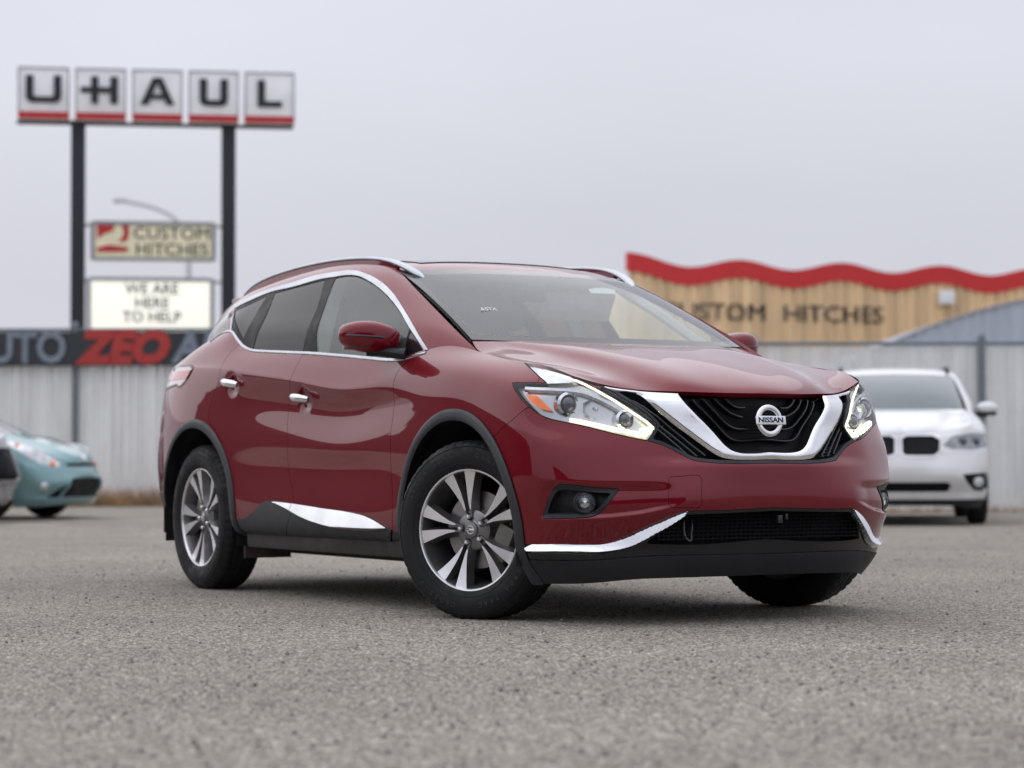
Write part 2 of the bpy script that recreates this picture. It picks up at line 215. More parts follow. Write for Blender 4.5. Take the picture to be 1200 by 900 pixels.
# traced outlines on the body surfaces: (x, half width, z) in mm, car space
_T = {
'headlight': '330,792,1077;350,798,1071;369,803,1065;388,809,1059;407,813,1053;426,818,1047;444,821,1040;462,824,1033;479,825,1026;495,826,1018;511,826,1010;527,825,1002;543,824,994;558,823,985;543,833,987;527,843,988;510,853,989;494,862,990;476,870,990;458,877,991;440,883,991;421,889,991;402,894,991;416,898,978;431,901,965;446,903,953;460,904,942;474,903,931;488,901,920;503,898,910;517,895,899;532,890,888;545,885,879;557,878,870;570,872,861;582,864,853;594,854,846;607,844,840;620,831,835;633,819,831;646,805,827;659,791,823;672,777,819;685,762,815;698,746,811;712,731,806;726,714,801;740,698,795;754,681,790;768,664,784;782,646,778;796,629,773;808,611,768;820,594,763;830,577,759;839,561,755;847,545,752;854,530,749;854,519,759;853,507,770;852,497,783;851,487,798;849,477,813;841,487,827;833,497,840;824,509,854;814,522,867;802,536,880;789,550,893;775,564,905;761,577,916;748,587,926;734,596,936;722,604,946;710,615,955;700,626,963;691,638,972;700,640,1030;620,760,1100;450,800,1140;300,810,1130',
'grille_zone': '690,645,1030;691,638,972;700,626,963;710,615,955;722,604,946;734,596,936;748,587,926;761,577,916;775,564,905;789,550,893;802,536,880;814,522,867;824,509,854;833,497,840;841,487,827;849,477,813;851,487,798;852,497,783;853,507,770;854,519,759;854,530,749;861,513,744;868,497,739;876,480,734;883,464,727;890,449,719;897,433,711;905,419,702;913,404,693;921,391,685;929,377,677;937,364,670;942,350,667;947,335,665;951,320,663;956,305,661;960,288,660;964,271,658;967,253,657;970,234,657;972,215,656;974,195,656;976,174,655;977,154,655;978,132,655;979,111,656;979,89,656;980,67,656;980,45,656;980,22,657;980,0,657;980,-100,657;950,-100,1000',
'chrome_v': '700,635,1000;693,635,970;701,625,963;709,613,957;717,600,953;725,584,951;732,567,950;741,551,948;750,535,945;760,522,941;772,511,935;784,504,927;797,498,918;810,492,907;822,485,894;833,474,880;842,462,866;851,448,851;859,433,836;867,419,823;875,404,810;883,389,797;891,374,785;899,359,773;907,344,760;914,328,747;922,312,734;929,296,722;935,281,710;941,266,700;946,253,692;951,239,685;955,225,680;958,210,677;962,193,675;964,174,673;967,153,672;969,130,672;971,106,672;972,80,672;974,54,673;975,27,674;976,0,674;976,-100,674;976,-100,706;976,0,706;972,22,705;968,44,703;964,66,702;960,87,701;957,106,701;955,125,701;953,142,703;952,158,706;950,172,710;947,185,715;944,196,723;939,208,733;934,219,746;928,231,761;922,243,777;917,257,793;912,272,809;908,287,824;903,303,839;898,317,853;892,330,868;884,341,882;874,350,896;864,357,910;852,362,924;840,368,938;830,360,1000',
'lower_black': '950,-100,100;985,-100,476;985,0,476;986,20,475;986,41,474;986,61,474;987,82,473;987,102,472;987,122,471;988,142,471;988,162,470;987,182,470;987,202,469;987,222,468;986,241,468;985,260,468;984,279,467;983,298,467;981,316,467;980,335,467;978,353,467;977,372,467;975,390,467;973,408,467;971,426,467;959,447,457;947,468,447;935,488,437;924,507,428;912,526,418;901,543,409;890,559,401;880,573,393;870,585,385;860,596,378;850,607,372;841,617,365;831,628,359;820,640,353;810,652,348;800,663,343;791,674,339;780,686,336;769,698,334;757,712,332;744,727,331;730,742,331;715,758,331;699,775,332;683,791,332;666,807,333;649,822,333;632,837,333;615,851,332;598,864,332;580,875,332;563,886,331;546,894,330;529,901,330;512,907,329;495,913,328;478,918,327;400,960,335;400,960,100',
'chrome_low': '497,909,303;556,889,327;573,877,327;591,864,328;609,851,328;626,838,329;644,824,329;661,810,329;678,795,329;694,779,328;710,762,328;726,746,328;740,730,328;754,714,328;767,700,329;778,687,332;788,675,335;798,663,339;808,652,343;818,640,349;829,628,354;839,616,361;849,605,367;858,594,374;868,583,382;879,571,389;890,558,397;901,543,405;912,528,413;923,512,421;933,497,429;942,481,437;951,465,444;958,449,451;966,432,458;973,416,465;968,424,456;962,433,447;954,445,438;944,459,428;933,475,417;921,492,406;909,509,395;896,525,385;884,539,375;873,552,365;863,564,357;853,575,349;844,586,341;835,597,334;827,608,328;818,621,322;809,634,316;800,648,312;791,661,308;782,673,305;774,685,303;764,697,301;753,711,300;741,726,300;726,742,300;711,759,301;694,776,301;676,792,302;658,808,302;639,823,303;619,837,303;600,850,303;579,863,303;559,875,303;538,886,303;518,898,303',
'lower_mesh': '985,-100,463;985,0,463;985,20,462;985,40,462;985,61,461;985,81,460;985,101,460;985,121,459;985,140,459;985,160,458;984,180,458;984,199,457;983,218,456;982,237,456;981,256,455;980,275,455;979,293,455;977,312,454;976,330,454;974,348,453;972,366,453;971,384,453;969,401,452;967,419,452;957,434,440;947,448,428;937,463,417;927,476,406;916,489,395;905,501,384;894,512,373;883,523,361;872,533,349;861,542,336;867,526,335;872,510,334;877,494,333;882,478,332;887,462,331;892,446,331;896,430,330;900,415,329;903,399,329;906,383,329;909,367,329;912,351,329;914,334,329;916,316,329;918,297,329;920,278,330;922,257,331;923,236,332;925,214,333;926,192,334;927,169,335;929,146,336;930,122,338;931,98,339;932,74,341;933,49,342;934,25,343;935,0,345;935,-100,345',
'lip_line': '455,905,269;473,899,269;490,893,268;507,887,268;525,880,268;542,873,268;559,865,267;577,856,267;594,846,267;611,835,267;629,823,267;646,810,267;663,796,267;679,782,268;695,767,268;711,752,268;725,737,269;739,722,270;752,707,271;764,692,272;775,677,274;785,662,275;794,647,277;803,632,278;812,617,280;820,601,281;828,585,282;836,567,283;843,550,284;850,532,285;857,514,286;864,496,286;870,478,287;876,461,287;881,443,287;886,426,288;890,409,288;894,391,288;897,373,288;900,354,288;903,334,288;905,313,288;907,290,288;908,266,288;909,242,288;910,216,287;911,190,287;911,164,287;911,139,286;911,113,286;911,89,286;911,66,286;910,44,285;910,24,285;910,5,285;910,-11,285;910,-25,285;910,-38,285;910,-50,285',
'fog_bezel': '613,876,435;617,874,455;622,871,475;628,868,494;635,863,513;643,859,530;653,856,546;664,853,559;677,849,568;690,843,573;700,835,575;710,827,575;721,816,574;733,802,572;746,788,570;758,772,567;771,755,565;783,739,563;796,722,561;808,705,560;819,689,559;831,672,558;843,656,557;839,666,542;834,676,526;829,687,511;823,697,495;815,707,481;805,715,467;796,724,456;787,736,448;780,750,443;768,762,441;755,774,440;742,786,439;729,797,438;714,809,437;699,820,437;682,832,436;666,843,436;648,854,436;630,865,435',
'tow_cover': '938,477,603;941,467,604;944,457,604;947,447,605;950,437,605;953,426,606;956,414,607;958,402,609;961,390,610;963,378,610;965,368,610;967,359,609;969,352,605;971,348,600;974,346,594;976,347,586;978,349,576;981,351,566;983,354,554;985,355,543;986,356,531;987,356,519;988,355,508;988,356,499;987,358,491;986,362,486;985,367,482;983,375,480;982,384,479;980,395,480;978,406,480;976,418,481;974,430,481;971,442,481;969,454,481;965,464,481;962,474,481;959,481,483;955,486,487;952,489,492;949,490,500;948,490,509;947,489,519;946,488,530;945,487,541;944,486,553;943,485,564;942,485,574;941,484,584;939,483,592;938,480,598',
'fender_cut': '552,879,881;539,886,886;525,894,885;510,904,876;494,914,862;478,924,848;461,931,835;445,936,825;428,940,816;411,942,806;393,945,796;376,946,786;358,948,776;341,949,766;324,950,757;306,951,748;289,951,739;272,952,730',
'front_door_front': '-521,895,1113;-533,901,1105;-545,907,1097;-556,913,1087;-564,918,1076;-571,923,1063;-574,926,1048;-576,929,1031;-575,932,1013;-574,934,993;-573,935,974;-571,937,954;-570,938,935;-571,939,917;-572,941,900;-574,942,883;-576,943,866;-578,944,849;-580,945,831;-582,945,813;-584,946,794;-585,946,774;-585,946,753;-585,946,732;-585,946,710;-584,946,688;-583,946,665;-581,947,642;-578,947,619;-575,948,595;-571,950,571;-567,951,548;-563,953,524;-559,955,501;-556,956,478;-554,956,456;-554,956,436;-555,955,416;-559,953,398;-564,950,382;-573,945,368;-584,939,355;-597,932,344;-612,923,335;-629,914,326;-647,904,319;-667,894,312;-687,883,306;-708,871,301;-729,860,295',
'door_mid': '-1605,892,1196;-1612,899,1181;-1619,905,1167;-1625,912,1153;-1631,918,1139;-1635,925,1126;-1639,931,1112;-1642,937,1099;-1646,941,1085;-1652,944,1069;-1659,944,1052;-1668,943,1034;-1677,940,1015;-1686,937,995;-1694,933,975;-1701,930,954;-1706,928,933;-1708,927,912;-1708,928,891;-1706,930,870;-1702,932,850;-1698,935,829;-1694,938,809;-1691,941,789;-1689,943,770;-1688,944,750;-1689,944,731;-1690,943,712;-1690,942,693;-1690,941,674;-1687,940,655;-1682,940,635;-1674,940,615;-1664,940,595;-1653,941,575;-1642,942,555;-1631,943,535;-1622,944,516;-1615,946,497;-1612,947,478;-1612,949,461;-1616,950,444;-1623,950,428;-1633,949,413;-1645,947,399;-1658,942,385;-1672,936,372;-1687,929,360;-1703,920,349;-1719,910,338;-1737,899,327;-1754,888,317;-1772,876,306;-1790,864,296',
'rear_door_rear': '-2435,869,1279;-2450,878,1265;-2465,888,1251;-2479,896,1237;-2491,905,1224;-2501,913,1209;-2509,921,1195;-2513,927,1180;-2514,934,1166;-2514,939,1150;-2514,943,1135;-2517,946,1119;-2522,948,1104;-2531,950,1087;-2542,950,1071;-2555,950,1054;-2569,950,1037;-2583,950,1019;-2597,950,1000;-2610,951,981;-2621,952,962;-2630,953,943;-2636,954,924;-2639,955,907;-2636,956,892;-2629,956,878;-2617,956,867;-2602,956,857;-2584,956,847;-2566,955,837;-2548,954,826;-2531,954,814;-2515,953,801;-2500,953,787;-2486,952,771;-2473,952,755;-2460,951,739;-2449,951,722;-2438,951,704;-2428,950,687;-2418,950,669;-2408,949,651;-2399,949,632;-2389,949,613;-2378,949,594;-2367,949,574;-2355,949,554;-2343,950,534;-2330,950,514;-2318,951,494;-2307,951,475;-2296,950,456;-2286,950,438;-2277,949,421;-2271,947,405;-2266,945,391;-2262,943,377;-2258,940,363',
'cladding': '-2282,944,378;-2267,944,378;-2252,944,378;-2236,944,379;-2221,944,380;-2205,944,382;-2189,944,384;-2172,945,388;-2155,945,392;-2137,946,397;-2120,946,403;-2103,947,409;-2085,947,415;-2069,947,422;-2052,948,429;-2036,948,436;-2021,948,444;-2006,948,450;-1992,948,457;-1978,947,462;-1964,947,467;-1950,947,471;-1937,947,473;-1923,947,475;-1908,947,476;-1892,947,477;-1875,947,477;-1856,947,477;-1837,947,477;-1816,947,477;-1794,947,476;-1772,947,475;-1749,947,474;-1726,947,473;-1703,947,472;-1679,947,471;-1656,947,470;-1633,948,469;-1610,948,467;-1588,948,466;-1566,948,465;-1545,948,464;-1523,948,463;-1502,948,461;-1482,948,460;-1460,948,459;-1439,948,458;-1418,948,457;-1396,949,456;-1374,949,455;-1351,949,454;-1327,949,453;-1303,949,452;-1278,949,450;-1252,949,449;-1226,949,448;-1200,949,447;-1174,950,446;-1147,950,445;-1121,950,443;-1095,950,442;-1069,950,441;-1043,950,440;-1018,950,438;-993,950,437;-970,951,435;-947,951,434;-925,951,432;-904,951,431;-884,951,429;-865,951,427;-846,952,425;-829,952,423;-811,952,420;-794,952,418;-777,952,414;-759,952,411;-741,951,407;-722,951,402;-703,951,397;-684,950,392;-666,950,387;-648,949,382;-631,949,378;-615,948,373;-601,947,369;-589,946,366;-578,945,363;-567,944,360',
'sill_chrome': '-1889,947,473;-1868,947,472;-1847,947,472;-1827,947,471;-1806,947,470;-1786,947,470;-1765,947,469;-1745,947,469;-1724,947,468;-1704,948,467;-1684,948,467;-1664,948,466;-1644,948,465;-1625,948,464;-1605,948,464;-1586,948,463;-1567,948,462;-1548,948,461;-1529,948,460;-1510,948,459;-1491,948,458;-1472,948,457;-1453,948,456;-1433,948,455;-1413,949,454;-1393,949,453;-1373,949,452;-1351,949,451;-1330,949,450;-1307,949,448;-1285,949,447;-1261,949,446;-1238,949,445;-1214,949,444;-1190,949,443;-1166,950,442;-1142,950,441;-1118,950,440;-1094,950,439;-1070,950,438;-1047,950,437;-1024,950,435;-1001,950,434;-979,951,433;-957,951,431;-936,951,430;-916,951,428;-897,951,426;-879,951,425;-861,951,423;-844,952,421;-827,952,419;-811,952,417;-796,952,414;-780,952,411;-764,952,408;-749,951,405;-733,951,402;-717,951,398;-701,950,394;-685,950,390;-669,949,385;-653,948,381;-637,948,376;-620,947,372;-604,946,367;-620,946,366;-636,946,365;-652,945,364;-668,945,363;-685,945,362;-702,945,361;-720,944,361;-739,944,360;-758,944,359;-779,944,359;-800,944,359;-821,943,359;-844,943,359;-866,943,359;-890,943,359;-913,943,360;-938,943,360;-962,943,361;-987,943,362;-1012,943,362;-1037,943,363;-1062,943,364;-1087,943,366;-1112,943,367;-1137,943,368;-1162,944,370;-1187,944,372;-1211,944,373;-1235,944,375;-1259,944,377;-1282,945,379;-1305,945,382;-1328,945,384;-1351,946,386;-1373,946,389;-1394,946,391;-1415,946,394;-1436,947,397;-1456,947,400;-1476,947,403;-1495,947,406;-1513,947,409;-1531,948,413;-1548,948,416;-1566,948,419;-1582,948,423;-1599,948,426;-1615,948,429;-1631,948,433;-1647,948,436;-1664,948,439;-1680,948,442;-1696,948,445;-1712,948,447;-1729,948,450;-1745,948,453;-1761,948,455;-1777,947,458;-1793,947,460;-1809,947,462;-1825,947,464;-1841,947,466;-1857,947,469;-1873,947,471',
'taillight': '-2908,925,1171;-2924,922,1176;-2939,918,1180;-2956,915,1183;-2974,912,1186;-2993,910,1188;-3013,909,1189;-3035,907,1189;-3057,906,1189;-3079,904,1189;-3102,903,1190;-3125,900,1191;-3147,898,1192;-3168,895,1192;-3187,893,1192;-3205,892,1189;-3220,892,1184;-3233,892,1178;-3244,893,1170;-3550,720,1210;-3620,700,1050;-3138,929,1082;-3120,931,1076;-3102,934,1071;-3084,936,1069;-3066,937,1070;-3047,937,1075;-3029,938,1081;-3011,938,1089;-2993,938,1096;-2977,938,1104;-2961,937,1114;-2946,935,1126;-2933,932,1140;-2921,929,1155',
'dlo': '-360,850,1000;-425,841,1163;-437,841,1171;-449,840,1179;-461,839,1188;-474,839,1196;-487,838,1205;-500,836,1215;-515,835,1224;-529,833,1234;-544,831,1244;-560,829,1254;-575,827,1264;-592,824,1274;-608,821,1283;-625,818,1293;-642,815,1302;-659,811,1312;-677,807,1321;-694,804,1330;-712,800,1339;-730,796,1348;-747,792,1357;-765,788,1366;-782,784,1375;-800,781,1384;-817,777,1393;-834,773,1402;-851,770,1410;-868,766,1419;-885,763,1427;-903,760,1436;-920,757,1444;-937,754,1451;-954,751,1459;-971,749,1466;-988,746,1473;-1005,744,1480;-1022,742,1487;-1040,739,1493;-1057,737,1500;-1074,735,1506;-1092,733,1512;-1109,731,1517;-1127,729,1523;-1144,727,1528;-1162,725,1533;-1179,723,1538;-1197,721,1543;-1214,719,1547;-1231,718,1552;-1248,716,1556;-1266,714,1559;-1283,713,1563;-1300,711,1567;-1318,709,1570;-1335,707,1574;-1353,706,1577;-1371,704,1581;-1389,702,1584;-1408,701,1587;-1427,699,1590;-1445,698,1592;-1465,697,1594;-1484,697,1596;-1504,696,1598;-1524,696,1599;-1544,697,1599;-1564,697,1600;-1584,698,1600;-1605,699,1600;-1625,699,1600;-1646,700,1600;-1667,701,1600;-1687,702,1600;-1708,702,1600;-1728,702,1600;-1749,703,1600;-1769,703,1600;-1790,703,1600;-1810,704,1599;-1831,704,1599;-1852,705,1598;-1872,705,1598;-1893,706,1597;-1914,707,1596;-1935,707,1594;-1955,708,1593;-1976,709,1591;-1998,710,1589;-2019,711,1588;-2040,712,1586;-2062,713,1584;-2083,714,1582;-2105,714,1581;-2127,715,1579;-2149,715,1578;-2171,715,1577;-2193,715,1576;-2215,714,1575;-2237,714,1574;-2259,713,1573;-2282,713,1572;-2304,712,1571;-2326,712,1570;-2348,712,1569;-2370,711,1568;-2391,711,1566;-2413,711,1565;-2434,711,1563;-2455,712,1561;-2476,712,1559;-2497,712,1557;-2518,713,1555;-2539,713,1553;-2560,713,1551;-2581,714,1548;-2602,714,1546;-2624,714,1543;-2645,714,1540;-2667,713,1538;-2688,713,1535;-2710,712,1532;-2732,711,1529;-2754,711,1527;-2775,710,1524;-2798,709,1521;-2820,708,1518;-2842,707,1515;-2864,705,1512;-2886,704,1509;-2864,714,1504;-2842,724,1499;-2820,734,1494;-2799,744,1489;-2779,754,1483;-2759,763,1477;-2740,772,1470;-2723,781,1463;-2707,789,1455;-2692,796,1446;-2679,803,1437;-2668,809,1426;-2658,815,1414;-2650,820,1402;-2643,825,1389;-2637,830,1376;-2631,834,1362;-2620,850,1300;-2600,850,1000',
'dlo_in': '-400,850,1000;-451,849,1160;-462,848,1168;-472,847,1176;-483,846,1184;-495,845,1192;-506,844,1200;-519,844,1209;-532,843,1217;-545,842,1226;-559,840,1235;-573,839,1243;-588,837,1252;-603,835,1261;-619,832,1270;-634,830,1279;-650,826,1288;-667,823,1297;-683,820,1306;-700,816,1315;-716,812,1324;-733,809,1333;-750,805,1342;-767,802,1350;-784,798,1359;-801,795,1367;-818,792,1375;-835,789,1383;-852,786,1391;-869,783,1399;-886,780,1407;-903,777,1414;-920,775,1421;-937,772,1429;-954,770,1436;-971,767,1443;-988,765,1450;-1005,763,1456;-1022,760,1463;-1039,758,1469;-1056,756,1475;-1073,754,1482;-1090,751,1487;-1108,749,1493;-1125,747,1499;-1142,745,1504;-1160,743,1510;-1177,741,1515;-1195,739,1520;-1213,737,1525;-1231,735,1530;-1249,733,1535;-1268,731,1540;-1286,729,1544;-1305,727,1549;-1324,725,1553;-1343,724,1557;-1362,722,1560;-1382,721,1563;-1401,720,1566;-1421,720,1568;-1440,719,1570;-1460,720,1571;-1480,720,1572;-1500,720,1573;-1520,721,1573;-1539,722,1573;-1558,723,1573;-1577,723,1573;-1595,724,1572;-1612,725,1572;-1628,725,1572;-1644,725,1573;-1660,725,1573;-1676,726,1573;-1691,726,1573;-1708,726,1573;-1725,726,1573;-1744,726,1573;-1763,727,1572;-1784,728,1571;-1805,728,1570;-1828,729,1569;-1851,730,1567;-1874,731,1566;-1898,732,1564;-1922,733,1562;-1947,734,1561;-1971,734,1559;-1996,735,1557;-2020,736,1556;-2044,736,1555;-2067,736,1553;-2090,736,1553;-2113,736,1552;-2134,736,1551;-2156,735,1551;-2177,735,1551;-2198,734,1550;-2218,734,1550;-2239,733,1550;-2260,732,1549;-2280,732,1549;-2301,731,1548;-2322,731,1547;-2344,731,1546;-2365,730,1544;-2388,731,1542;-2410,731,1540;-2433,731,1537;-2457,732,1535;-2480,733,1532;-2504,733,1528;-2528,734,1525;-2553,735,1521;-2577,736,1517;-2602,738,1513;-2627,739,1509;-2652,740,1505;-2677,742,1501;-2703,743,1497;-2728,744,1492;-2753,746,1488;-2779,747,1483;-2759,757,1477;-2740,767,1470;-2721,776,1464;-2703,786,1456;-2686,794,1449;-2670,802,1440;-2656,810,1431;-2643,816,1421;-2633,822,1410;-2624,827,1398;-2617,831,1385;-2611,835,1372;-2606,838,1359;-2610,850,1300;-2600,850,1000',
'glass_front': '-1594,729,1566;-1574,728,1567;-1555,726,1568;-1535,725,1568;-1516,724,1569;-1496,723,1569;-1476,723,1568;-1456,722,1567;-1436,722,1566;-1416,723,1564;-1396,723,1562;-1375,724,1559;-1355,725,1556;-1334,727,1552;-1314,729,1548;-1293,730,1543;-1273,732,1538;-1253,734,1533;-1233,737,1528;-1213,739,1523;-1194,741,1517;-1175,743,1512;-1156,745,1506;-1137,747,1501;-1118,750,1495;-1100,752,1489;-1082,754,1482;-1063,756,1476;-1045,759,1469;-1027,761,1463;-1009,763,1456;-991,766,1449;-973,768,1441;-954,771,1434;-936,774,1426;-918,777,1418;-899,780,1410;-881,783,1402;-862,786,1394;-843,789,1385;-825,792,1377;-807,796,1368;-788,799,1359;-771,802,1351;-753,806,1342;-736,809,1333;-719,813,1324;-702,816,1316;-686,819,1307;-670,823,1298;-654,826,1289;-638,829,1281;-623,832,1272;-587,876,1146;-550,880,1050;-1470,880,1050;-1470,889,1194',
'glass_tri': '-603,836,1259;-497,847,1189;-451,849,1160;-450,850,1050;-587,876,1146',
'glass_rear': '-1713,731,1566;-1735,732,1565;-1757,733,1564;-1779,733,1562;-1800,734,1561;-1822,735,1560;-1843,736,1559;-1865,736,1558;-1886,737,1556;-1907,738,1555;-1928,738,1554;-1949,739,1553;-1969,739,1552;-1990,740,1551;-2010,740,1550;-2030,740,1549;-2049,741,1548;-2069,741,1547;-2088,741,1546;-2106,741,1545;-2125,741,1544;-2143,741,1543;-2161,741,1542;-2179,741,1541;-2197,741,1540;-2215,741,1539;-2232,741,1538;-2250,741,1538;-2267,740,1537;-2285,740,1536;-2275,753,1519;-2265,765,1501;-2256,778,1484;-2247,790,1467;-2239,801,1450;-2232,812,1433;-2226,822,1416;-2221,832,1399;-2218,840,1382;-2216,848,1366;-2217,855,1350;-2219,860,1334;-2222,864,1318;-2227,868,1302;-2233,871,1286;-2239,874,1270;-2246,876,1255;-2250,850,1100;-1620,850,1100;-1638,887,1209;-1634,882,1228;-1629,878,1246;-1626,873,1265;-1622,868,1283;-1619,863,1302;-1617,858,1320;-1616,852,1338;-1616,846,1355;-1617,839,1373;-1620,832,1390;-1624,825,1407;-1629,817,1423;-1635,808,1440;-1643,799,1456;-1651,790,1472;-1660,781,1488;-1670,771,1504;-1681,761,1519;-1691,751,1535;-1702,741,1550',
'glass_quarter': '-2382,742,1527;-2721,769,1469;-2703,777,1460;-2685,784,1452;-2667,792,1443;-2649,800,1434;-2631,807,1426;-2613,814,1417;-2596,821,1408;-2579,827,1400;-2562,833,1391;-2545,838,1382;-2529,843,1373;-2513,847,1365;-2497,851,1356;-2482,854,1347;-2467,856,1338;-2452,859,1329;-2437,861,1320;-2422,863,1311;-2408,864,1302;-2396,863,1314;-2386,862,1326;-2377,858,1339;-2373,852,1354;-2371,843,1371;-2371,833,1389;-2373,821,1407;-2376,809,1426;-2378,797,1444;-2380,785,1461;-2381,774,1478;-2382,763,1495;-2382,752,1511',
'belt': '-422,855,1151;-439,859,1148;-456,863,1145;-473,867,1142;-490,871,1139;-507,875,1136;-523,878,1134;-540,881,1132;-556,883,1130;-573,885,1128;-589,887,1127;-606,888,1126;-624,889,1126;-642,891,1126;-661,892,1126;-680,893,1127;-700,894,1128;-721,895,1129;-742,895,1131;-763,896,1132;-785,897,1134;-806,897,1136;-828,897,1138;-849,897,1140;-870,898,1141;-891,897,1143;-912,897,1145;-933,897,1147;-954,897,1148;-976,897,1150;-997,896,1152;-1020,896,1154;-1043,896,1156;-1067,895,1158;-1091,895,1160;-1117,895,1162;-1142,894,1164;-1169,894,1166;-1195,894,1168;-1222,894,1170;-1249,893,1172;-1276,893,1174;-1303,893,1176;-1329,893,1178;-1355,893,1180;-1380,892,1182;-1404,892,1184;-1428,892,1186;-1450,892,1187;-1471,892,1189;-1491,892,1190;-1509,892,1191;-1528,892,1192;-1545,892,1194;-1563,892,1195;-1581,892,1196;-1599,892,1197;-1619,892,1198;-1639,891,1199;-1661,891,1200;-1683,891,1202;-1706,891,1203;-1730,891,1204;-1754,890,1206;-1779,890,1207;-1804,890,1209;-1829,890,1210;-1854,889,1212;-1880,889,1213;-1906,889,1215;-1931,889,1216;-1957,888,1218;-1982,888,1219;-2006,888,1220;-2031,887,1222;-2055,887,1223;-2078,887,1225;-2100,886,1226;-2122,886,1228;-2143,886,1229;-2163,885,1230;-2182,885,1232;-2200,885,1233;-2217,884,1235;-2233,884,1236;-2248,883,1238;-2264,883,1240;-2280,882,1243;-2296,880,1246;-2312,879,1249;-2330,877,1253;-2347,875,1257;-2364,874,1261;-2382,872,1266;-2399,870,1272;-2416,868,1278;-2433,866,1285;-2449,864,1291;-2465,862,1298;-2481,861,1305;-2497,858,1312;-2511,856,1319;-2526,854,1326;-2540,851,1332;-2554,849,1338;-2567,847,1343;-2581,844,1347;-2595,842,1350;-2609,840,1352;-2624,838,1354;-2640,836,1355;-2657,833,1356;-2674,830,1357;-2692,828,1357;-2711,826,1357;-2729,824,1356;-2746,822,1355;-2763,822,1353;-2778,822,1350;-2793,823,1347;-2806,825,1343;-2819,828,1338;-2831,833,1332;-2843,837,1326;-2854,843,1319;-2865,848,1312',
'black_rear': '-2921,694,1512;-2638,834,1360;-2700,800,1200;-3300,700,1200;-3300,600,1490;-2950,600,1497',
'cup_front': '-1520,945,1035;-1545,942,1029;-1569,940,1022;-1590,938,1014;-1605,935,1005;-1613,933,993;-1613,931,978;-1605,928,961;-1591,927,946;-1574,925,934;-1556,925,928;-1538,925,929;-1521,926,937;-1504,928,949;-1487,930,964;-1470,932,980',
'cup_rear': '-2351,948,1124;-2377,948,1119;-2400,948,1112;-2420,948,1105;-2434,948,1096;-2440,947,1086;-2438,947,1073;-2427,947,1060;-2411,946,1047;-2392,946,1036;-2371,945,1029;-2350,945,1027;-2331,945,1030;-2312,945,1037;-2294,946,1046;-2276,946,1057;-2258,946,1069',
'seam': '-435,785,1264;-443,796,1254;-451,806,1245;-460,815,1235;-470,824,1224;-480,832,1213',
'rib0': '875,313,923;884,305,908;893,295,893;900,285,879;907,274,864;911,260,851;914,246,837;917,231,823;920,216,809;924,202,795;929,189,781;933,174,769;937,158,760;939,139,755;941,118,753;941,96,754;942,74,755;942,53,757;942,34,758;942,17,758;941,0,759',
'rib1': '890,272,925;899,262,910;907,252,895;913,241,880;917,228,865;920,215,851;921,200,838;923,186,825;926,170,815;928,154,807;930,135,802;931,115,800;932,94,800;933,73,800',
'rib2': '906,224,925;913,213,910;919,201,896;924,188,883;926,174,871;928,158,861;929,140,854;930,121,848;932,101,844',
'rib3': '919,177,924;924,166,911;928,154,900;930,142,891;932,127,886;934,109,884;935,91,884',
'hl_amber': '488,892,947;548,864,937;560,860,924;573,854,911;586,846,898;600,837,885;613,827,872;569,865,884;556,873,893;543,879,902;530,885,911;516,888,923;502,890,934',
'hl_drl_low': '663,779,838;675,764,835;687,749,832;700,734,828;712,719,824;725,704,820;737,688,816;750,673,811;762,657,807;774,642,802;786,626,799;797,609,795;808,593,791;819,576,786;829,559,782;837,543,779;842,528,780;844,516,786;845,504,796',
'hl_drl_top': '448,800,1051;470,797,1047;492,794,1042;514,790,1038;535,785,1033;555,779,1028;574,772,1023;592,764,1017;608,753,1011;624,741,1004;638,729,997;651,715,989;663,701,982;675,688,973;686,674,965;697,661,956;707,648,947;718,636,937;730,624,927;741,612,917;753,601,906;765,589,895;777,578,884;788,567,873;798,555,863;808,543,853;817,532,843;825,521,834;832,511,825;838,502,815;845,494,806',
'hl_proj': '645,777,904;663,752,904',
'hl_bowl': '711,686,890;735,646,890',
'hl_small': '787,592,841;801,566,841',
'hl_tip': '831,541,794;846,489,806',
'hl_chrome': '473,885,972;491,876,971;509,867,970;526,858,969;544,848,968;560,837,967;577,825,966;592,811,964;606,797,962;620,783,961;633,768,959;645,753,956;655,739,954;666,725,951;675,711,947;685,698,942;695,685,936;705,671,928;716,658,920;727,645,911;738,632,902;749,619,892;761,606,882;773,593,872;785,580,862;797,567,851',
'slat0': '774,544,921;785,533,911;796,523,901;807,512,891;817,502,880;827,491,869;836,479,858;845,467,847;852,455,835;860,442,823;867,429,811;874,416,799;882,402,786;889,388,773;897,373,760;905,359,746;913,344,733;921,328,719;930,313,706;938,298,692',
'slat1': '764,566,919;774,559,909;784,551,898;794,543,887;804,534,877;813,524,866;822,513,855;831,501,843;839,488,832;847,475,820;856,461,809;864,447,796;872,433,784;880,419,771;889,405,758;897,391,745;906,377,731;914,363,718;923,349,704;931,335,690',
'slat2': '797,547,876;806,537,864;815,527,852;824,517,840;833,506,829;841,494,817;850,482,805;858,469,793;866,456,781;875,443,768;883,430,754;892,417,741;901,403,727;909,390,713;918,376,699',
}
FEAT = {k: np.array([[float(c) for c in q.split(',')] for q in v.split(';')])/1000 for k, v in _T.items()}
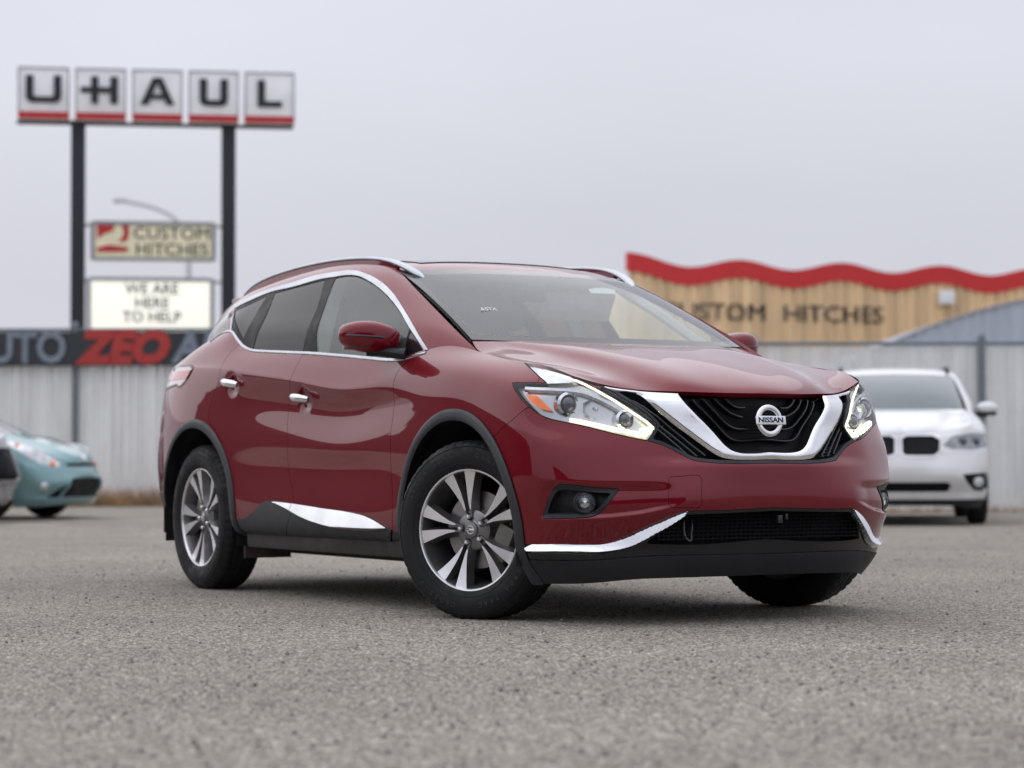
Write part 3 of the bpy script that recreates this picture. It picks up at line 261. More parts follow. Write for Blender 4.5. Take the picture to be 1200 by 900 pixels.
# ---------------------------------------------------------------- object helpers
COL = scene.collection
def link(o, parent=None):
    COL.objects.link(o)
    if parent is not None: o.parent = parent
    return o
def thing(name, label, cat, loc=(0, 0, 0), rotz=0, group=None):
    o = bpy.data.objects.new(name, None); link(o); o.location = loc; o.rotation_euler = (0, 0, rotz)
    o.empty_display_size = .2; o['label'] = label; o['category'] = cat
    if group: o['group'] = group
    return o
def tag(o, label, cat, group=None):
    o['label'] = label; o['category'] = cat
    if group: o['group'] = group
    return o
def part(name, parent, label=None):
    o = bpy.data.objects.new(name, None); link(o, parent); o.empty_display_size = .1
    if label: o['label'] = label
    return o
def mk(name, V, F, mat, parent=None, N=None, smooth=True, mats=None, fm=None):
    me = bpy.data.meshes.new(name)
    me.from_pydata(np.asarray(V, float).tolist(), [], [list(map(int, f)) for f in F])
    for m in (mats or [mat]): me.materials.append(m)
    if fm is not None: me.polygons.foreach_set('material_index', np.asarray(fm, np.int32))
    if smooth: me.polygons.foreach_set('use_smooth', np.ones(len(me.polygons), bool))
    if N is not None: me.normals_split_custom_set_from_vertices(np.asarray(N, float).tolist())
    me.update()
    return link(bpy.data.objects.new(name, me), parent)
def join(*ms):
    """concatenate (V, N, F) meshes"""
    Vs, Ns, Fs, k = [], [], [], 0
    for V, N, F in ms:
        Vs.append(V); Ns.append(N); Fs.append(np.asarray(F)+k); k += len(V)
    return np.concatenate(Vs), np.concatenate(Ns), np.concatenate(Fs)
def side_of(mesh, s):
    """(x, w, z) half mesh to car space; s=-1 is the near side, +1 the mirrored far side"""
    V, N, F = mesh
    k = np.array([1, s, 1.])
    return V*k, N*k, (F if s > 0 else F[:, ::-1])
def shell(mesh, off=0., depth=.015, keep_centre=True, fl=None):
    """offset a sheet outwards by off and give its edge a flange going inwards by depth"""
    V, N, F = mesh
    if len(F) == 0: return mesh
    V = V+N*off
    E = np.concatenate([F[:, [0, 1]], F[:, [1, 2]], F[:, [2, 0]]])
    key = np.sort(E, 1); _, idx, cnt = np.unique(key, axis=0, return_index=True, return_counts=True)
    B = E[idx[cnt == 1]]
    if keep_centre:
        c = (np.abs(V[B[:, 0], 1]) < 2e-3) & (np.abs(V[B[:, 1], 1]) < 2e-3)
        B = B[~c]
    if len(B) == 0: return V, N, F
    u, inv = np.unique(B, return_inverse=True); inv = inv.reshape(-1, 2)
    en = np.cross(V[B[:, 1]]-V[B[:, 0]], N[B[:, 0]]); en /= np.maximum(np.linalg.norm(en, axis=1), 1e-9)[:, None]
    rn = np.zeros((len(u), 3)); np.add.at(rn, inv[:, 0], en); np.add.at(rn, inv[:, 1], en)
    rn /= np.maximum(np.linalg.norm(rn, axis=1), 1e-9)[:, None]
    n = len(V); k = len(u)
    fn = N if fl is None else fl
    V2 = np.concatenate([V, V[u], V[u]-fn[u]*depth]); N2 = np.concatenate([N, rn, rn])
    a = n+inv[:, 0]; b = n+inv[:, 1]; c = b+k; d = a+k
    F2 = np.concatenate([F, np.stack([b, a, d], 1), np.stack([b, d, c], 1)])
    return V2, N2, F2
def emit(name, mesh, s, mat, parent, off=0., depth=.012, fl=None):
    """both=0: the two halves as one object"""
    if s == 0:
        m = join(*[shell(side_of(mesh, k), off, depth, fl=None if fl is None else fl*[1, k, 1]) for k in (-1, 1)])
    else: m = shell(side_of(mesh, s), off, depth, fl=None if fl is None else fl*[1, s, 1])
    return mk(name, m[0], m[2], mat, parent, m[1])
class Geo:
    """collects simple solids into one mesh"""
    def __init__(self): self.V = []; self.F = []; self.M = []
    def add(self, V, F, mi=0):
        k = len(self.V); self.V += [tuple(v) for v in V]; self.F += [tuple(i+k for i in f) for f in F]; self.M += [mi]*len(F)
        return self
    def box(self, x0, x1, y0, y1, z0, z1, bev=0., mi=0, mat=None):
        bm = bmesh.new(); bmesh.ops.create_cube(bm, size=1)
        for v in bm.verts:
            v.co = ((x0+x1)/2+v.co.x*(x1-x0), (y0+y1)/2+v.co.y*(y1-y0), (z0+z1)/2+v.co.z*(z1-z0))
        if bev: bmesh.ops.bevel(bm, geom=bm.edges[:], offset=bev, segments=2, profile=.6, affect='EDGES')
        if mat is not None: bmesh.ops.transform(bm, matrix=mat, verts=bm.verts[:])
        return self.bm(bm, mi)
    def bm(self, bm, mi=0):
        bm.verts.index_update()
        self.add([v.co[:] for v in bm.verts], [[v.index for v in f.verts] for f in bm.faces], mi); bm.free(); return self
    def tube(self, P, r, n=8, flat=1., mi=0, up=None, caps=True):
        """tube along polyline P; r scalar or list; flat squashes it along the up direction"""
        P = [Vector(p) for p in P]; m = len(P); rs = r if hasattr(r, '__len__') else [r]*m
        V = []; F = []
        for i in range(m):
            t = (P[min(i+1, m-1)]-P[max(i-1, 0)]).normalized()
            if up is None: a = Vector((0, 0, 1)) if abs(t.z) < .9 else Vector((1, 0, 0))
            elif hasattr(up[0], '__len__'): a = Vector(up[i])
            else: a = Vector(up)
            b = t.cross(a).normalized(); a = b.cross(t).normalized()
            for j in range(n):
                q = 2*math.pi*j/n
                V.append(P[i]+b*(math.cos(q)*rs[i])+a*(math.sin(q)*rs[i]*flat))
        for i in range(m-1):
            for j in range(n):
                F.append((i*n+j, i*n+(j+1) % n, (i+1)*n+(j+1) % n, (i+1)*n+j))
        if caps: F += [tuple(range(n))[::-1], tuple((m-1)*n+j for j in range(n))]
        return self.add(V, F, mi)
    def lathe(self, prof, n=48, mi=0, mat=None, close=False):
        """profile (radius, height) turned about z"""
        V = []; F = []; m = len(prof)
        for i in range(n):
            a = 2*math.pi*i/n
            for rr, h in prof: V.append(Vector((rr*math.cos(a), rr*math.sin(a), h)))
        for i in range(n):
            j = (i+1) % n
            for k in range(m-1+(1 if close else 0)):
                k2 = (k+1) % m
                F.append((i*m+k, j*m+k, j*m+k2, i*m+k2))
        if mat is not None: V = [mat @ v for v in V]
        return self.add(V, F, mi)
    def prism(self, poly, z0, z1, mat=None, mi=0):
        n = len(poly); V = [Vector((p[0], p[1], z0)) for p in poly]+[Vector((p[0], p[1], z1)) for p in poly]
        F = [tuple(range(n))[::-1], tuple(range(n, 2*n))]+[(i, (i+1) % n, n+(i+1) % n, n+i) for i in range(n)]
        if mat is not None: V = [mat @ v for v in V]
        return self.add(V, F, mi)
    def build(self, name, mat, parent=None, smooth=True, angle=35, recalc=True):
        mats = mat if isinstance(mat, list) else [mat]
        me = bpy.data.meshes.new(name)
        me.from_pydata([tuple(v) for v in self.V], [], self.F)
        for m in mats: me.materials.append(m)
        me.polygons.foreach_set('material_index', np.array(self.M, np.int32))
        if recalc:
            bm = bmesh.new(); bm.from_mesh(me); bmesh.ops.recalc_face_normals(bm, faces=bm.faces[:]); bm.to_mesh(me); bm.free()
        if smooth:
            me.polygons.foreach_set('use_smooth', np.ones(len(me.polygons), bool)); me.set_sharp_from_angle(angle=R(angle))
        me.update()
        return link(bpy.data.objects.new(name, me), parent)
def text_mesh(name, body, size, mat, parent, M, depth=.004, bold=0., shear=0., xscale=1., align='CENTER'):
    cu = bpy.data.curves.new(name, 'FONT'); cu.body = body; cu.size = size; cu.extrude = depth; cu.offset = bold
    cu.shear = shear; cu.align_x = align; cu.align_y = 'CENTER'; cu.resolution_u = 3
    o = bpy.data.objects.new(name, cu); COL.objects.link(o)
    bpy.context.view_layer.update()
    me = bpy.data.meshes.new_from_object(o.evaluated_get(bpy.context.evaluated_depsgraph_get()))
    bpy.data.objects.remove(o); bpy.data.curves.remove(cu)
    me.transform(Matrix.Diagonal((xscale, 1, 1, 1))); me.transform(M)
    me.materials.clear(); me.materials.append(mat); me.name = name
    for p in me.polygons: p.use_smooth = False
    return link(bpy.data.objects.new(name, me), parent)
def frame(o, xdir, up=(0, 0, 1)):
    """matrix with local x along xdir, local y close to up, local z the outward face normal"""
    x = Vector(xdir).normalized(); y = Vector(up); z = x.cross(y).normalized(); y = z.cross(x)
    return Matrix(((x.x, y.x, z.x, o[0]), (x.y, y.y, z.y, o[1]), (x.z, y.z, z.z, o[2]), (0, 0, 0, 1)))
def copy_tree(o, parent=None):
    c = o.copy(); COL.objects.link(c); c.parent = parent
    if parent is not None: c.matrix_parent_inverse = o.matrix_parent_inverse.copy()
    for ch in list(o.children): copy_tree(ch, c)
    return c
# ---------------------------------------------------------------- materials
MATS = {}
def nodes_of(name):
    m = bpy.data.materials.new(name); m.use_nodes = True
    t = m.node_tree; b = t.nodes['Principled BSDF']; return m, t, b
def pm(name, color, rough=.5, metal=0., coat=0., var=.08, vscale=9., bump=0., bscale=200., emit=None, estr=0., spec=.5, coat_rough=.03, streak=None):
    """principled material with a little procedural variation in colour and roughness"""
    m, t, b = nodes_of(name); N = t.nodes; L = t.links
    tcn = N.new('ShaderNodeTexCoord')
    nz = N.new('ShaderNodeTexNoise'); nz.inputs['Scale'].default_value = vscale; nz.inputs['Detail'].default_value = 5
    if streak:
        mpg = N.new('ShaderNodeMapping'); mpg.inputs['Scale'].default_value = streak
        L.new(tcn.outputs['Object'], mpg.inputs[0]); L.new(mpg.outputs[0], nz.inputs['Vector'])
    else: L.new(tcn.outputs['Object'], nz.inputs['Vector'])
    mr = N.new('ShaderNodeMapRange'); mr.inputs[1].default_value = .3; mr.inputs[2].default_value = .7
    mr.inputs[3].default_value = 1-var; mr.inputs[4].default_value = 1+var
    L.new(nz.outputs[0], mr.inputs[0])
    sc = N.new('ShaderNodeVectorMath'); sc.operation = 'SCALE'; sc.inputs[0].default_value = color[:3]
    L.new(mr.outputs[0], sc.inputs['Scale']); L.new(sc.outputs[0], b.inputs['Base Color'])
    rr = N.new('ShaderNodeMapRange'); rr.inputs[1].default_value = .3; rr.inputs[2].default_value = .7
    rr.inputs[3].default_value = max(0, rough*(1-var)); rr.inputs[4].default_value = min(1, rough*(1+var)+.005)
    L.new(nz.outputs[0], rr.inputs[0]); L.new(rr.outputs[0], b.inputs['Roughness'])
    b.inputs['Metallic'].default_value = metal; b.inputs['Coat Weight'].default_value = coat
    b.inputs['Coat Roughness'].default_value = coat_rough; b.inputs['Specular IOR Level'].default_value = spec
    if bump:
        nb = N.new('ShaderNodeTexNoise'); nb.inputs['Scale'].default_value = bscale; nb.inputs['Detail'].default_value = 3
        L.new(tcn.outputs['Object'], nb.inputs['Vector'])
        bp = N.new('ShaderNodeBump'); bp.inputs['Strength'].default_value = bump; bp.inputs['Distance'].default_value = .004
        L.new(nb.outputs[0], bp.inputs['Height']); L.new(bp.outputs[0], b.inputs['Normal'])
    if emit:
        b.inputs['Emission Color'].default_value = (*emit, 1); b.inputs['Emission Strength'].default_value = estr
    MATS[name] = m; return m
def glassy(name, tint, refl_rough=.0, trans=1., ior=1.5, body=None, hazefac=0.):
    """thin sheet of glass: clear or tinted transmission with Fresnel reflection, optional painted haze"""
    m = bpy.data.materials.new(name); m.use_nodes = True; t = m.node_tree; N = t.nodes; L = t.links
    N.remove(N['Principled BSDF']); out = N['Material Output']
    tr = N.new('ShaderNodeBsdfTransparent'); tr.inputs[0].default_value = (*tint, 1)
    gl = N.new('ShaderNodeBsdfGlossy'); gl.inputs['Roughness'].default_value = refl_rough
    fr = N.new('ShaderNodeFresnel'); ge = N.new('ShaderNodeNewGeometry')
    io = N.new('ShaderNodeMapRange'); io.inputs[3].default_value = ior; io.inputs[4].default_value = 1/ior
    L.new(ge.outputs['Backfacing'], io.inputs[0]); L.new(io.outputs[0], fr.inputs[0])   # same reflectance from inside the cabin
    mxs = N.new('ShaderNodeMixShader'); base = tr.outputs[0]
    if hazefac:  # pale diffuse body paints haze of reflected sky onto the glass
        df = N.new('ShaderNodeBsdfDiffuse'); df.inputs[0].default_value = (*body, 1)
        nz = N.new('ShaderNodeTexNoise'); nz.inputs['Scale'].default_value = 3; tcn = N.new('ShaderNodeTexCoord')
        L.new(tcn.outputs['Object'], nz.inputs['Vector'])
        mr = N.new('ShaderNodeMapRange'); mr.inputs[3].default_value = hazefac*.6; mr.inputs[4].default_value = hazefac*1.4
        L.new(nz.outputs[0], mr.inputs[0])
        m0 = N.new('ShaderNodeMixShader'); L.new(mr.outputs[0], m0.inputs[0])
        L.new(tr.outputs[0], m0.inputs[1]); L.new(df.outputs[0], m0.inputs[2]); base = m0.outputs[0]
    L.new(fr.outputs[0], mxs.inputs[0]); L.new(base, mxs.inputs[1]); L.new(gl.outputs[0], mxs.inputs[2])
    L.new(mxs.outputs[0], out.inputs[0]); MATS[name] = m; return m
def paint(name, color, metal=.55, rough=.38, coat=1., dirt=(.16, .13, .11), dirt_amt=.0, spec=.5):
    m, t, b = nodes_of(name); N = t.nodes; L = t.links
    tcn = N.new('ShaderNodeTexCoord')
    fl = N.new('ShaderNodeTexVoronoi'); fl.inputs['Scale'].default_value = 900
    L.new(tcn.outputs['Object'], fl.inputs['Vector'])
    hs = N.new('ShaderNodeMapRange'); hs.inputs[3].default_value = .85; hs.inputs[4].default_value = 1.15
    sx = N.new('ShaderNodeSeparateXYZ'); L.new(fl.outputs['Color'], sx.inputs[0]); L.new(sx.outputs[0], hs.inputs[0])
    sc = N.new('ShaderNodeVectorMath'); sc.operation = 'SCALE'; sc.inputs[0].default_value = color
    L.new(hs.outputs[0], sc.inputs['Scale'])
    # a film of road dust that thickens towards the sills
    px = N.new('ShaderNodeSeparateXYZ'); L.new(tcn.outputs['Object'], px.inputs[0])
    nz = N.new('ShaderNodeTexNoise'); nz.inputs['Scale'].default_value = 3.5; nz.inputs['Detail'].default_value = 6
    L.new(tcn.outputs['Object'], nz.inputs['Vector'])
    zr = N.new('ShaderNodeMapRange'); zr.inputs[1].default_value = .25; zr.inputs[2].default_value = .85
    zr.inputs[3].default_value = dirt_amt; zr.inputs[4].default_value = dirt_amt*.08; L.new(px.outputs[2], zr.inputs[0])
    mu = N.new('ShaderNodeMath'); mu.operation = 'MULTIPLY'; L.new(zr.outputs[0], mu.inputs[0]); L.new(nz.outputs[0], mu.inputs[1])
    mxc = N.new('ShaderNodeMix'); mxc.data_type = 'RGBA'; L.new(mu.outputs[0], mxc.inputs[0])
    L.new(sc.outputs[0], mxc.inputs[6]); mxc.inputs[7].default_value = (*dirt, 1)
    L.new(mxc.outputs[2], b.inputs['Base Color'])
    b.inputs['Metallic'].default_value = metal; b.inputs['Roughness'].default_value = rough
    b.inputs['Coat Weight'].default_value = coat; b.inputs['Coat IOR'].default_value = 1.48; b.inputs['Specular IOR Level'].default_value = spec
    cr_ = N.new('ShaderNodeMapRange'); cr_.inputs[3].default_value = .0; cr_.inputs[4].default_value = .03
    L.new(mu.outputs[0], cr_.inputs[0]); L.new(cr_.outputs[0], b.inputs['Coat Roughness'])
    MATS[name] = m; return m
M_RED = paint('red_paint', (.158, .0003, .0085), metal=.25, rough=.48, dirt_amt=.03, spec=.05)
M_RAIL = pm('roof_rail_aluminium', (.50, .53, .58), .32, 1., var=.1)
M_CHROME = pm('chrome', (.74, .75, .77), .05, 1., var=.15, vscale=5)
M_SATIN = pm('satin_aluminium', (.52, .54, .58), .28, 1., var=.1)
M_TRIM = pm('black_textured_plastic', (.011, .0125, .017), .55, bump=.25, bscale=600, var=.2)
M_CLAD = pm('grey_black_cladding', (.020, .022, .028), .48, bump=.2, bscale=500, var=.2)
M_GLOSSBLK = pm('gloss_black', (.010, .010, .013), .22, var=.15)
M_PILLAR = pm('pillar_trim_black', (.012, .011, .013), .5, spec=.25, var=.2)
M_MESHBLK = pm('grille_black', (.004, .004, .006), .5, spec=.2, var=.2)
M_SLAT = pm('grille_slat', (.05, .052, .058), .22, .6, var=.1)
M_DARK = pm('dark_cavity', (.006, .006, .007), .8)
M_UNDER = pm('underbody_dirt', (.03, .027, .024), .9, var=.4, bump=.4, bscale=60)
M_FLAP = pm('dusty_rubber_flap', (.075, .06, .05), .9, var=.45, vscale=14)
M_TYRE = pm('tyre_rubber', (.013, .0138, .0155), .7, spec=.3, var=.35, vscale=14, bump=.12, bscale=260)
M_ALLOY = pm('machined_alloy', (.82, .82, .84), .22, .7, var=.06)
M_GUN = pm('dark_grey_alloy', (.20, .195, .20), .35, .75, coat=.4, var=.12)
M_DISC = pm('brake_disc', (.30, .28, .27), .4, .9, var=.2)
M_CAL = pm('brake_caliper', (.2, .19, .17), .6, .4, var=.3)
M_FRIT = pm('glass_frit', (.012, .012, .014), .1, coat=.4)
M_WS = glassy('windscreen_glass', (.86, .94, .91), ior=1.92, body=(.62, .70, .69), hazefac=.07)
M_CLEAR = glassy('front_door_glass', (.82, .92, .88), ior=1.7, body=(.55, .66, .62), hazefac=.10)
M_PRIV = glassy('privacy_glass', (.11, .10, .12), ior=1.5)
M_LENS = glassy('lamp_lens', (.96, .97, .98), ior=1.45)
M_REFL = pm('lamp_reflector', (.56, .58, .61), .16, 1., var=.12, vscale=30)
M_LAMPGREY = pm('lamp_housing', (.58, .60, .63), .22, .5, var=.1)
M_AMBER = pm('amber_lens', (.85, .16, .01), .2, coat=.6, emit=(1, .22, .01), estr=.12)
M_DRL = pm('running_lamp', (.95, .93, .82), .3, emit=(1, .92, .62), estr=3.0)
M_DRLDIM = pm('light_guide', (.9, .88, .76), .2, coat=.5, emit=(1, .92, .62), estr=1.3)
M_PROJ = pm('projector_glass', (.05, .055, .07), .03, coat=1.)
M_TAIL = pm('tail_lens', (.42, .012, .02), .08, coat=1.)
M_TAILPALE = pm('tail_lens_pale', (.55, .42, .44), .08, coat=1.)  # pale tone: clear lens below, white sky highlight painted above the red band
M_SEAT = pm('seat_leather', (.13, .13, .13), .55, bump=.1, bscale=120)
M_DASH = pm('dashboard', (.045, .046, .048), .6, bump=.2, bscale=300)
M_LINER = pm('headliner', (.66, .65, .62), .9)
M_INNER = pm('interior_trim', (.34, .33, .31), .7)
M_PAPER = pm('sticker_white', (.75, .75, .74), .6)
M_BADGETXT = pm('badge_lettering', (.012, .013, .03), .3)
M_REDREF = pm('red_reflector', (.5, .01, .02), .15, coat=1.)
# ---------------------------------------------------------------- ground
def ground_mat():
    m, t, b = nodes_of('gravel_asphalt'); N = t.nodes; L = t.links
    tcn = N.new('ShaderNodeTexCoord')
    v1 = N.new('ShaderNodeTexVoronoi'); v1.inputs['Scale'].default_value = 110; L.new(tcn.outputs['Object'], v1.inputs['Vector'])
    v2 = N.new('ShaderNodeTexVoronoi'); v2.inputs['Scale'].default_value = 230; L.new(tcn.outputs['Object'], v2.inputs['Vector'])
    big = N.new('ShaderNodeTexNoise'); big.inputs['Scale'].default_value = .35; big.inputs['Detail'].default_value = 7; big.inputs['Roughness'].default_value = .65
    L.new(tcn.outputs['Object'], big.inputs['Vector'])
    mid = N.new('ShaderNodeTexNoise'); mid.inputs['Scale'].default_value = 34; mid.inputs['Detail'].default_value = 6
    L.new(tcn.outputs['Object'], mid.inputs['Vector'])
    s1 = N.new('ShaderNodeSeparateXYZ'); L.new(v1.outputs['Color'], s1.inputs[0])
    s2 = N.new('ShaderNodeSeparateXYZ'); L.new(v2.outputs['Color'], s2.inputs[0])
    r1 = N.new('ShaderNodeValToRGB'); L.new(s1.outputs[0], r1.inputs[0])
    e = r1.color_ramp.elements; e[0].position = 0; e[0].color = (.075, .068, .058, 1); e[1].position = 1; e[1].color = (.98, .93, .82, 1)
    for p, c in ((.12, (.225, .205, .174, 1)), (.5, (.455, .416, .355, 1)), (.85, (.63, .577, .495, 1))):
        q = e.new(p); q.color = c
    r2 = N.new('ShaderNodeMapRange'); r2.inputs[3].default_value = .5; r2.inputs[4].default_value = 1.5; L.new(s2.outputs[0], r2.inputs[0])
    rb_ = N.new('ShaderNodeMapRange'); rb_.inputs[1].default_value = .3; rb_.inputs[2].default_value = .7; rb_.inputs[3].default_value = .78; rb_.inputs[4].default_value = 1.20
    L.new(big.outputs[0], rb_.inputs[0])
    rm = N.new('ShaderNodeMapRange'); rm.inputs[1].default_value = .3; rm.inputs[2].default_value = .7; rm.inputs[3].default_value = .82; rm.inputs[4].default_value = 1.18
    L.new(mid.outputs[0], rm.inputs[0])
    m1 = N.new('ShaderNodeMath'); m1.operation = 'MULTIPLY'; L.new(r2.outputs[0], m1.inputs[0]); L.new(rb_.outputs[0], m1.inputs[1])
    m2 = N.new('ShaderNodeMath'); m2.operation = 'MULTIPLY'; L.new(m1.outputs[0], m2.inputs[0]); L.new(rm.outputs[0], m2.inputs[1])
    sc_ = N.new('ShaderNodeVectorMath'); sc_.operation = 'SCALE'; L.new(r1.outputs[0], sc_.inputs[0]); L.new(m2.outputs[0], sc_.inputs['Scale'])
    L.new(sc_.outputs[0], b.inputs['Base Color']); b.inputs['Roughness'].default_value = .9; b.inputs['Specular IOR Level'].default_value = .25
    d1 = N.new('ShaderNodeMath'); d1.operation = 'SUBTRACT'; d1.inputs[0].default_value = 1; L.new(v1.outputs['Distance'], d1.inputs[1])
    ad = N.new('ShaderNodeMath'); ad.operation = 'ADD'; L.new(d1.outputs[0], ad.inputs[0]); L.new(v2.outputs['Distance'], ad.inputs[1])
    ad2 = N.new('ShaderNodeMath'); ad2.operation = 'ADD'; L.new(ad.outputs[0], ad2.inputs[0]); L.new(mid.outputs[0], ad2.inputs[1])
    bp = N.new('ShaderNodeBump'); bp.inputs['Strength'].default_value = 1.0; bp.inputs['Distance'].default_value = .011
    L.new(ad2.outputs[0], bp.inputs['Height']); L.new(bp.outputs[0], b.inputs['Normal'])
    return m
M_GROUND = ground_mat()
rng = np.random.default_rng(7)
def wob(x, y): return .012*np.sin(x*.7+1.3*np.sin(y*.5))*np.cos(y*.6+.8)
gx = np.concatenate([[-900, -300, -120, -70], np.linspace(-48, 14, 125), [30, 80, 300, 900]])
gy = np.concatenate([[-900, -300, -90, -30], np.linspace(-16, 46, 125), [70, 120, 300, 900]])
X, Y = np.meshgrid(gx, gy, indexing='ij')
d = np.minimum(np.hypot(X-0, Y), np.minimum(np.hypot(X+2.8, Y), np.hypot(X+1.4, Y)))
amp = np.clip((d-2.4)/3, 0, 1)*np.clip((60-np.hypot(X, Y))/20, 0, 1)
Z = wob(X, Y)*amp
gm = grid_mesh(np.stack([X, Y, Z], -1))
ground = mk('ground', gm[0], gm[2], M_GROUND); ground['kind'] = 'structure'
if np.cross(gm[0][gm[2][0, 1]]-gm[0][gm[2][0, 0]], gm[0][gm[2][0, 2]]-gm[0][gm[2][0, 0]])[2] < 0: ground.data.flip_normals()
# loose stones
M_STONE = pm('loose_stone', (.20, .185, .17), .9, var=.85, vscale=3.2)
st = Geo(); base = [(1, 0, 0), (-1, 0, 0), (0, 1, 0), (0, -1, 0), (0, 0, 1), (0, 0, -.6)]
bf = [(0, 2, 4), (2, 1, 4), (1, 3, 4), (3, 0, 4), (2, 0, 5), (1, 2, 5), (3, 1, 5), (0, 3, 5)]
for i in range(6500):
    dep = 3.6+22*rng.random()**1.9; lat = (rng.random()-.5)*.5*dep
    x = 8.789-.863*dep+.504*lat; y = -5.786+.504*dep+.864*lat
    r_ = .003+.0075*rng.random()**5
    z = float(wob(np.array(x), np.array(y)))*min(1, max(0, (min(math.hypot(x, y), math.hypot(x+2.8, y), math.hypot(x+1.4, y))-2.4)/3))
    a = rng.random()*6.28; c, s_ = math.cos(a), math.sin(a); k = .7+.6*rng.random(3)
    st.add([(x+r_*(vx*k[0]*c-vy*k[1]*s_), y+r_*(vx*k[0]*s_+vy*k[1]*c), z+r_*.35+r_*vz*k[2]*.8) for vx, vy, vz in base], bf)
so = st.build('loose_gravel', M_STONE, smooth=False); so['kind'] = 'stuff'; tag(so, 'small loose stones scattered over the grey parking lot', 'gravel')
# ---------------------------------------------------------------- the red crossover
S = car_nets()
def outward(mesh):
    V, N, F = mesh
    c = np.array([-1.4, 0, .8]); 
    if (N*(V-c)).sum(1).mean() < 0: N = -N; F = F[:, ::-1]
    t = np.cross(V[F[:, 1]]-V[F[:, 0]], V[F[:, 2]]-V[F[:, 0]])
    if (t*N[F[:, 0]]).sum(1).mean() < 0: F = F[:, ::-1]
    return V, N, F
def dent(G, x, z, rx, rz, d):
    q = ((G[..., 0]-x)/rx)**2+((G[..., 2]-z)/rz)**2
    G[..., 1] -= np.where(G[..., 1] > .8, d*np.exp(-q**1.6), 0)
def stadium(V, cx, cz):
    dz = np.maximum(V[:, 2]-cz, 0); dx = V[:, 0]-cx
    return np.where(V[:, 1] > .55, np.sqrt(dx*dx+dz*dz), 9.)
def flat(key):
    P = FEAT[key]; return np.stack([P[:, 1]-P[:, 0], P[:, 2]], 1)
def fA(m, poly):
    poly = flat(poly) if isinstance(poly, str) else np.asarray(poly)
    V = m[0]; d = sdf(np.stack([V[:, 1]-V[:, 0], V[:, 2]], 1), poly)
    return np.where(V[:, 0] > .05, d, 9.)
def refit(mesh):
    """vertex normals from the faces"""
    V, N, F = mesh; fn = np.cross(V[F[:, 1]]-V[F[:, 0]], V[F[:, 2]]-V[F[:, 0]])
    out = np.zeros_like(V)
    for k in range(3): np.add.at(out, F[:, k], fn)
    out /= np.maximum(np.linalg.norm(out, axis=1), 1e-12)[:, None]
    bad = (out*N).sum(1) < 0; out[bad] *= -1
    return V, out, F
def puff(mesh, dep, h, r):
    """round the edges of a trim strip: height h reached at distance r from the edge"""
    V, N, F = mesh; q = 1-np.clip(dep/r, 0, 1); return refit((V+N*(h*(1-q*q))[:, None], N, F))
def fX(m, poly, xmax=9.):
    poly = FEAT[poly][:, [0, 2]] if isinstance(poly, str) else np.asarray(poly)
    V = m[0]; d = sdf(V[:, [0, 2]], poly)
    return np.where(V[:, 0] < xmax, d, 9.)
def cut(m, f, gap=0.):
    a = clip(m, f+gap)[0]; b = clip(m, f-gap)[1] if gap else clip(m, f)[1]
    return a, b
G = sculpt(eval_net(S['lower'], 170, 860, True, True))
dent(G, -1.525, .972, .055, .05, .020); dent(G, -2.355, 1.068, .055, .05, .020)
lower = outward(grid_mesh(G))
LV, LN = lower[0], lower[1]
def nrm(P):
    P = np.atleast_2d(P); out = []
    for p in P:
        out.append(LN[np.argmin(((LV-p)**2).sum(1))])
    return np.array(out)
suv = thing('parked_crossover', 'clean dark red crossover with chrome V grille and lit headlights, front wheels turned, nearest car', 'car', (0, 0, 0))
ARCH = ((.005, .375), (-2.825, .375))
fr_, rr_ = stadium(LV, *ARCH[0]), stadium(LV, *ARCH[1])
f = np.minimum(fr_-.468, rr_-.474)
hole, m = cut(lower, f)
f = np.minimum(stadium(m[0], *ARCH[0])-.516, stadium(m[0], *ARCH[1])-.520)
mould, m = cut(m, f)
_, mould = cut(mould, .225-mould[0][:, 2])if False else (None, mould)
hl, m = cut(m, fA(m, 'headlight'), .0012)
gz, m = cut(m, fA(m, 'grille_zone'), .001)
lb, m = cut(m, fA(m, 'lower_black'), .001)
fog, m = cut(m, fA(m, 'fog_bezel'), .001)
tl, m = cut(m, fX(m, 'taillight', -2.7), .0015)
# bumper: everything ahead of the fender seam
L = flat('fender_cut')
bump_poly = np.concatenate([[[.30, 1.3]], [[.322, .95]], L, [[L[-1, 0]+.3, L[-1, 1]-.2], [.9, -.2], [-2, -.2], [-2, 1.3]]])
bumper, m = cut(m, fA(m, bump_poly), .0014)
# doors
fd = FEAT['front_door_front'][:, [0, 2]]; dm = FEAT['door_mid'][:, [0, 2]]; rd = FEAT['rear_door_rear'][:, [0, 2]]
fd = fd[fd[:, 1] > .30]; dm = dm[dm[:, 1] > .30]
fpoly = np.concatenate([[[-.47, 1.3]], [[-.505, 1.14]], fd, [[-.60, .1], [-1.72, .1]], dm[::-1], [[-1.58, 1.3]]])
rpoly = np.concatenate([dm, [[-1.72, .1], [-2.25, .1]], rd[::-1], [[-2.42, 1.4], [-1.58, 1.4]]])
fdoor, m = cut(m, fX(m, fpoly, -.3), .0017)
rdoor, m = cut(m, fX(m, rpoly, -.3), .0017)
cl = FEAT['cladding'][:, [0, 2]]
cpoly = np.concatenate([[[-2.6, .36]], cl, [[-.3, .33], [-.3, .1], [-2.6, .1]]])
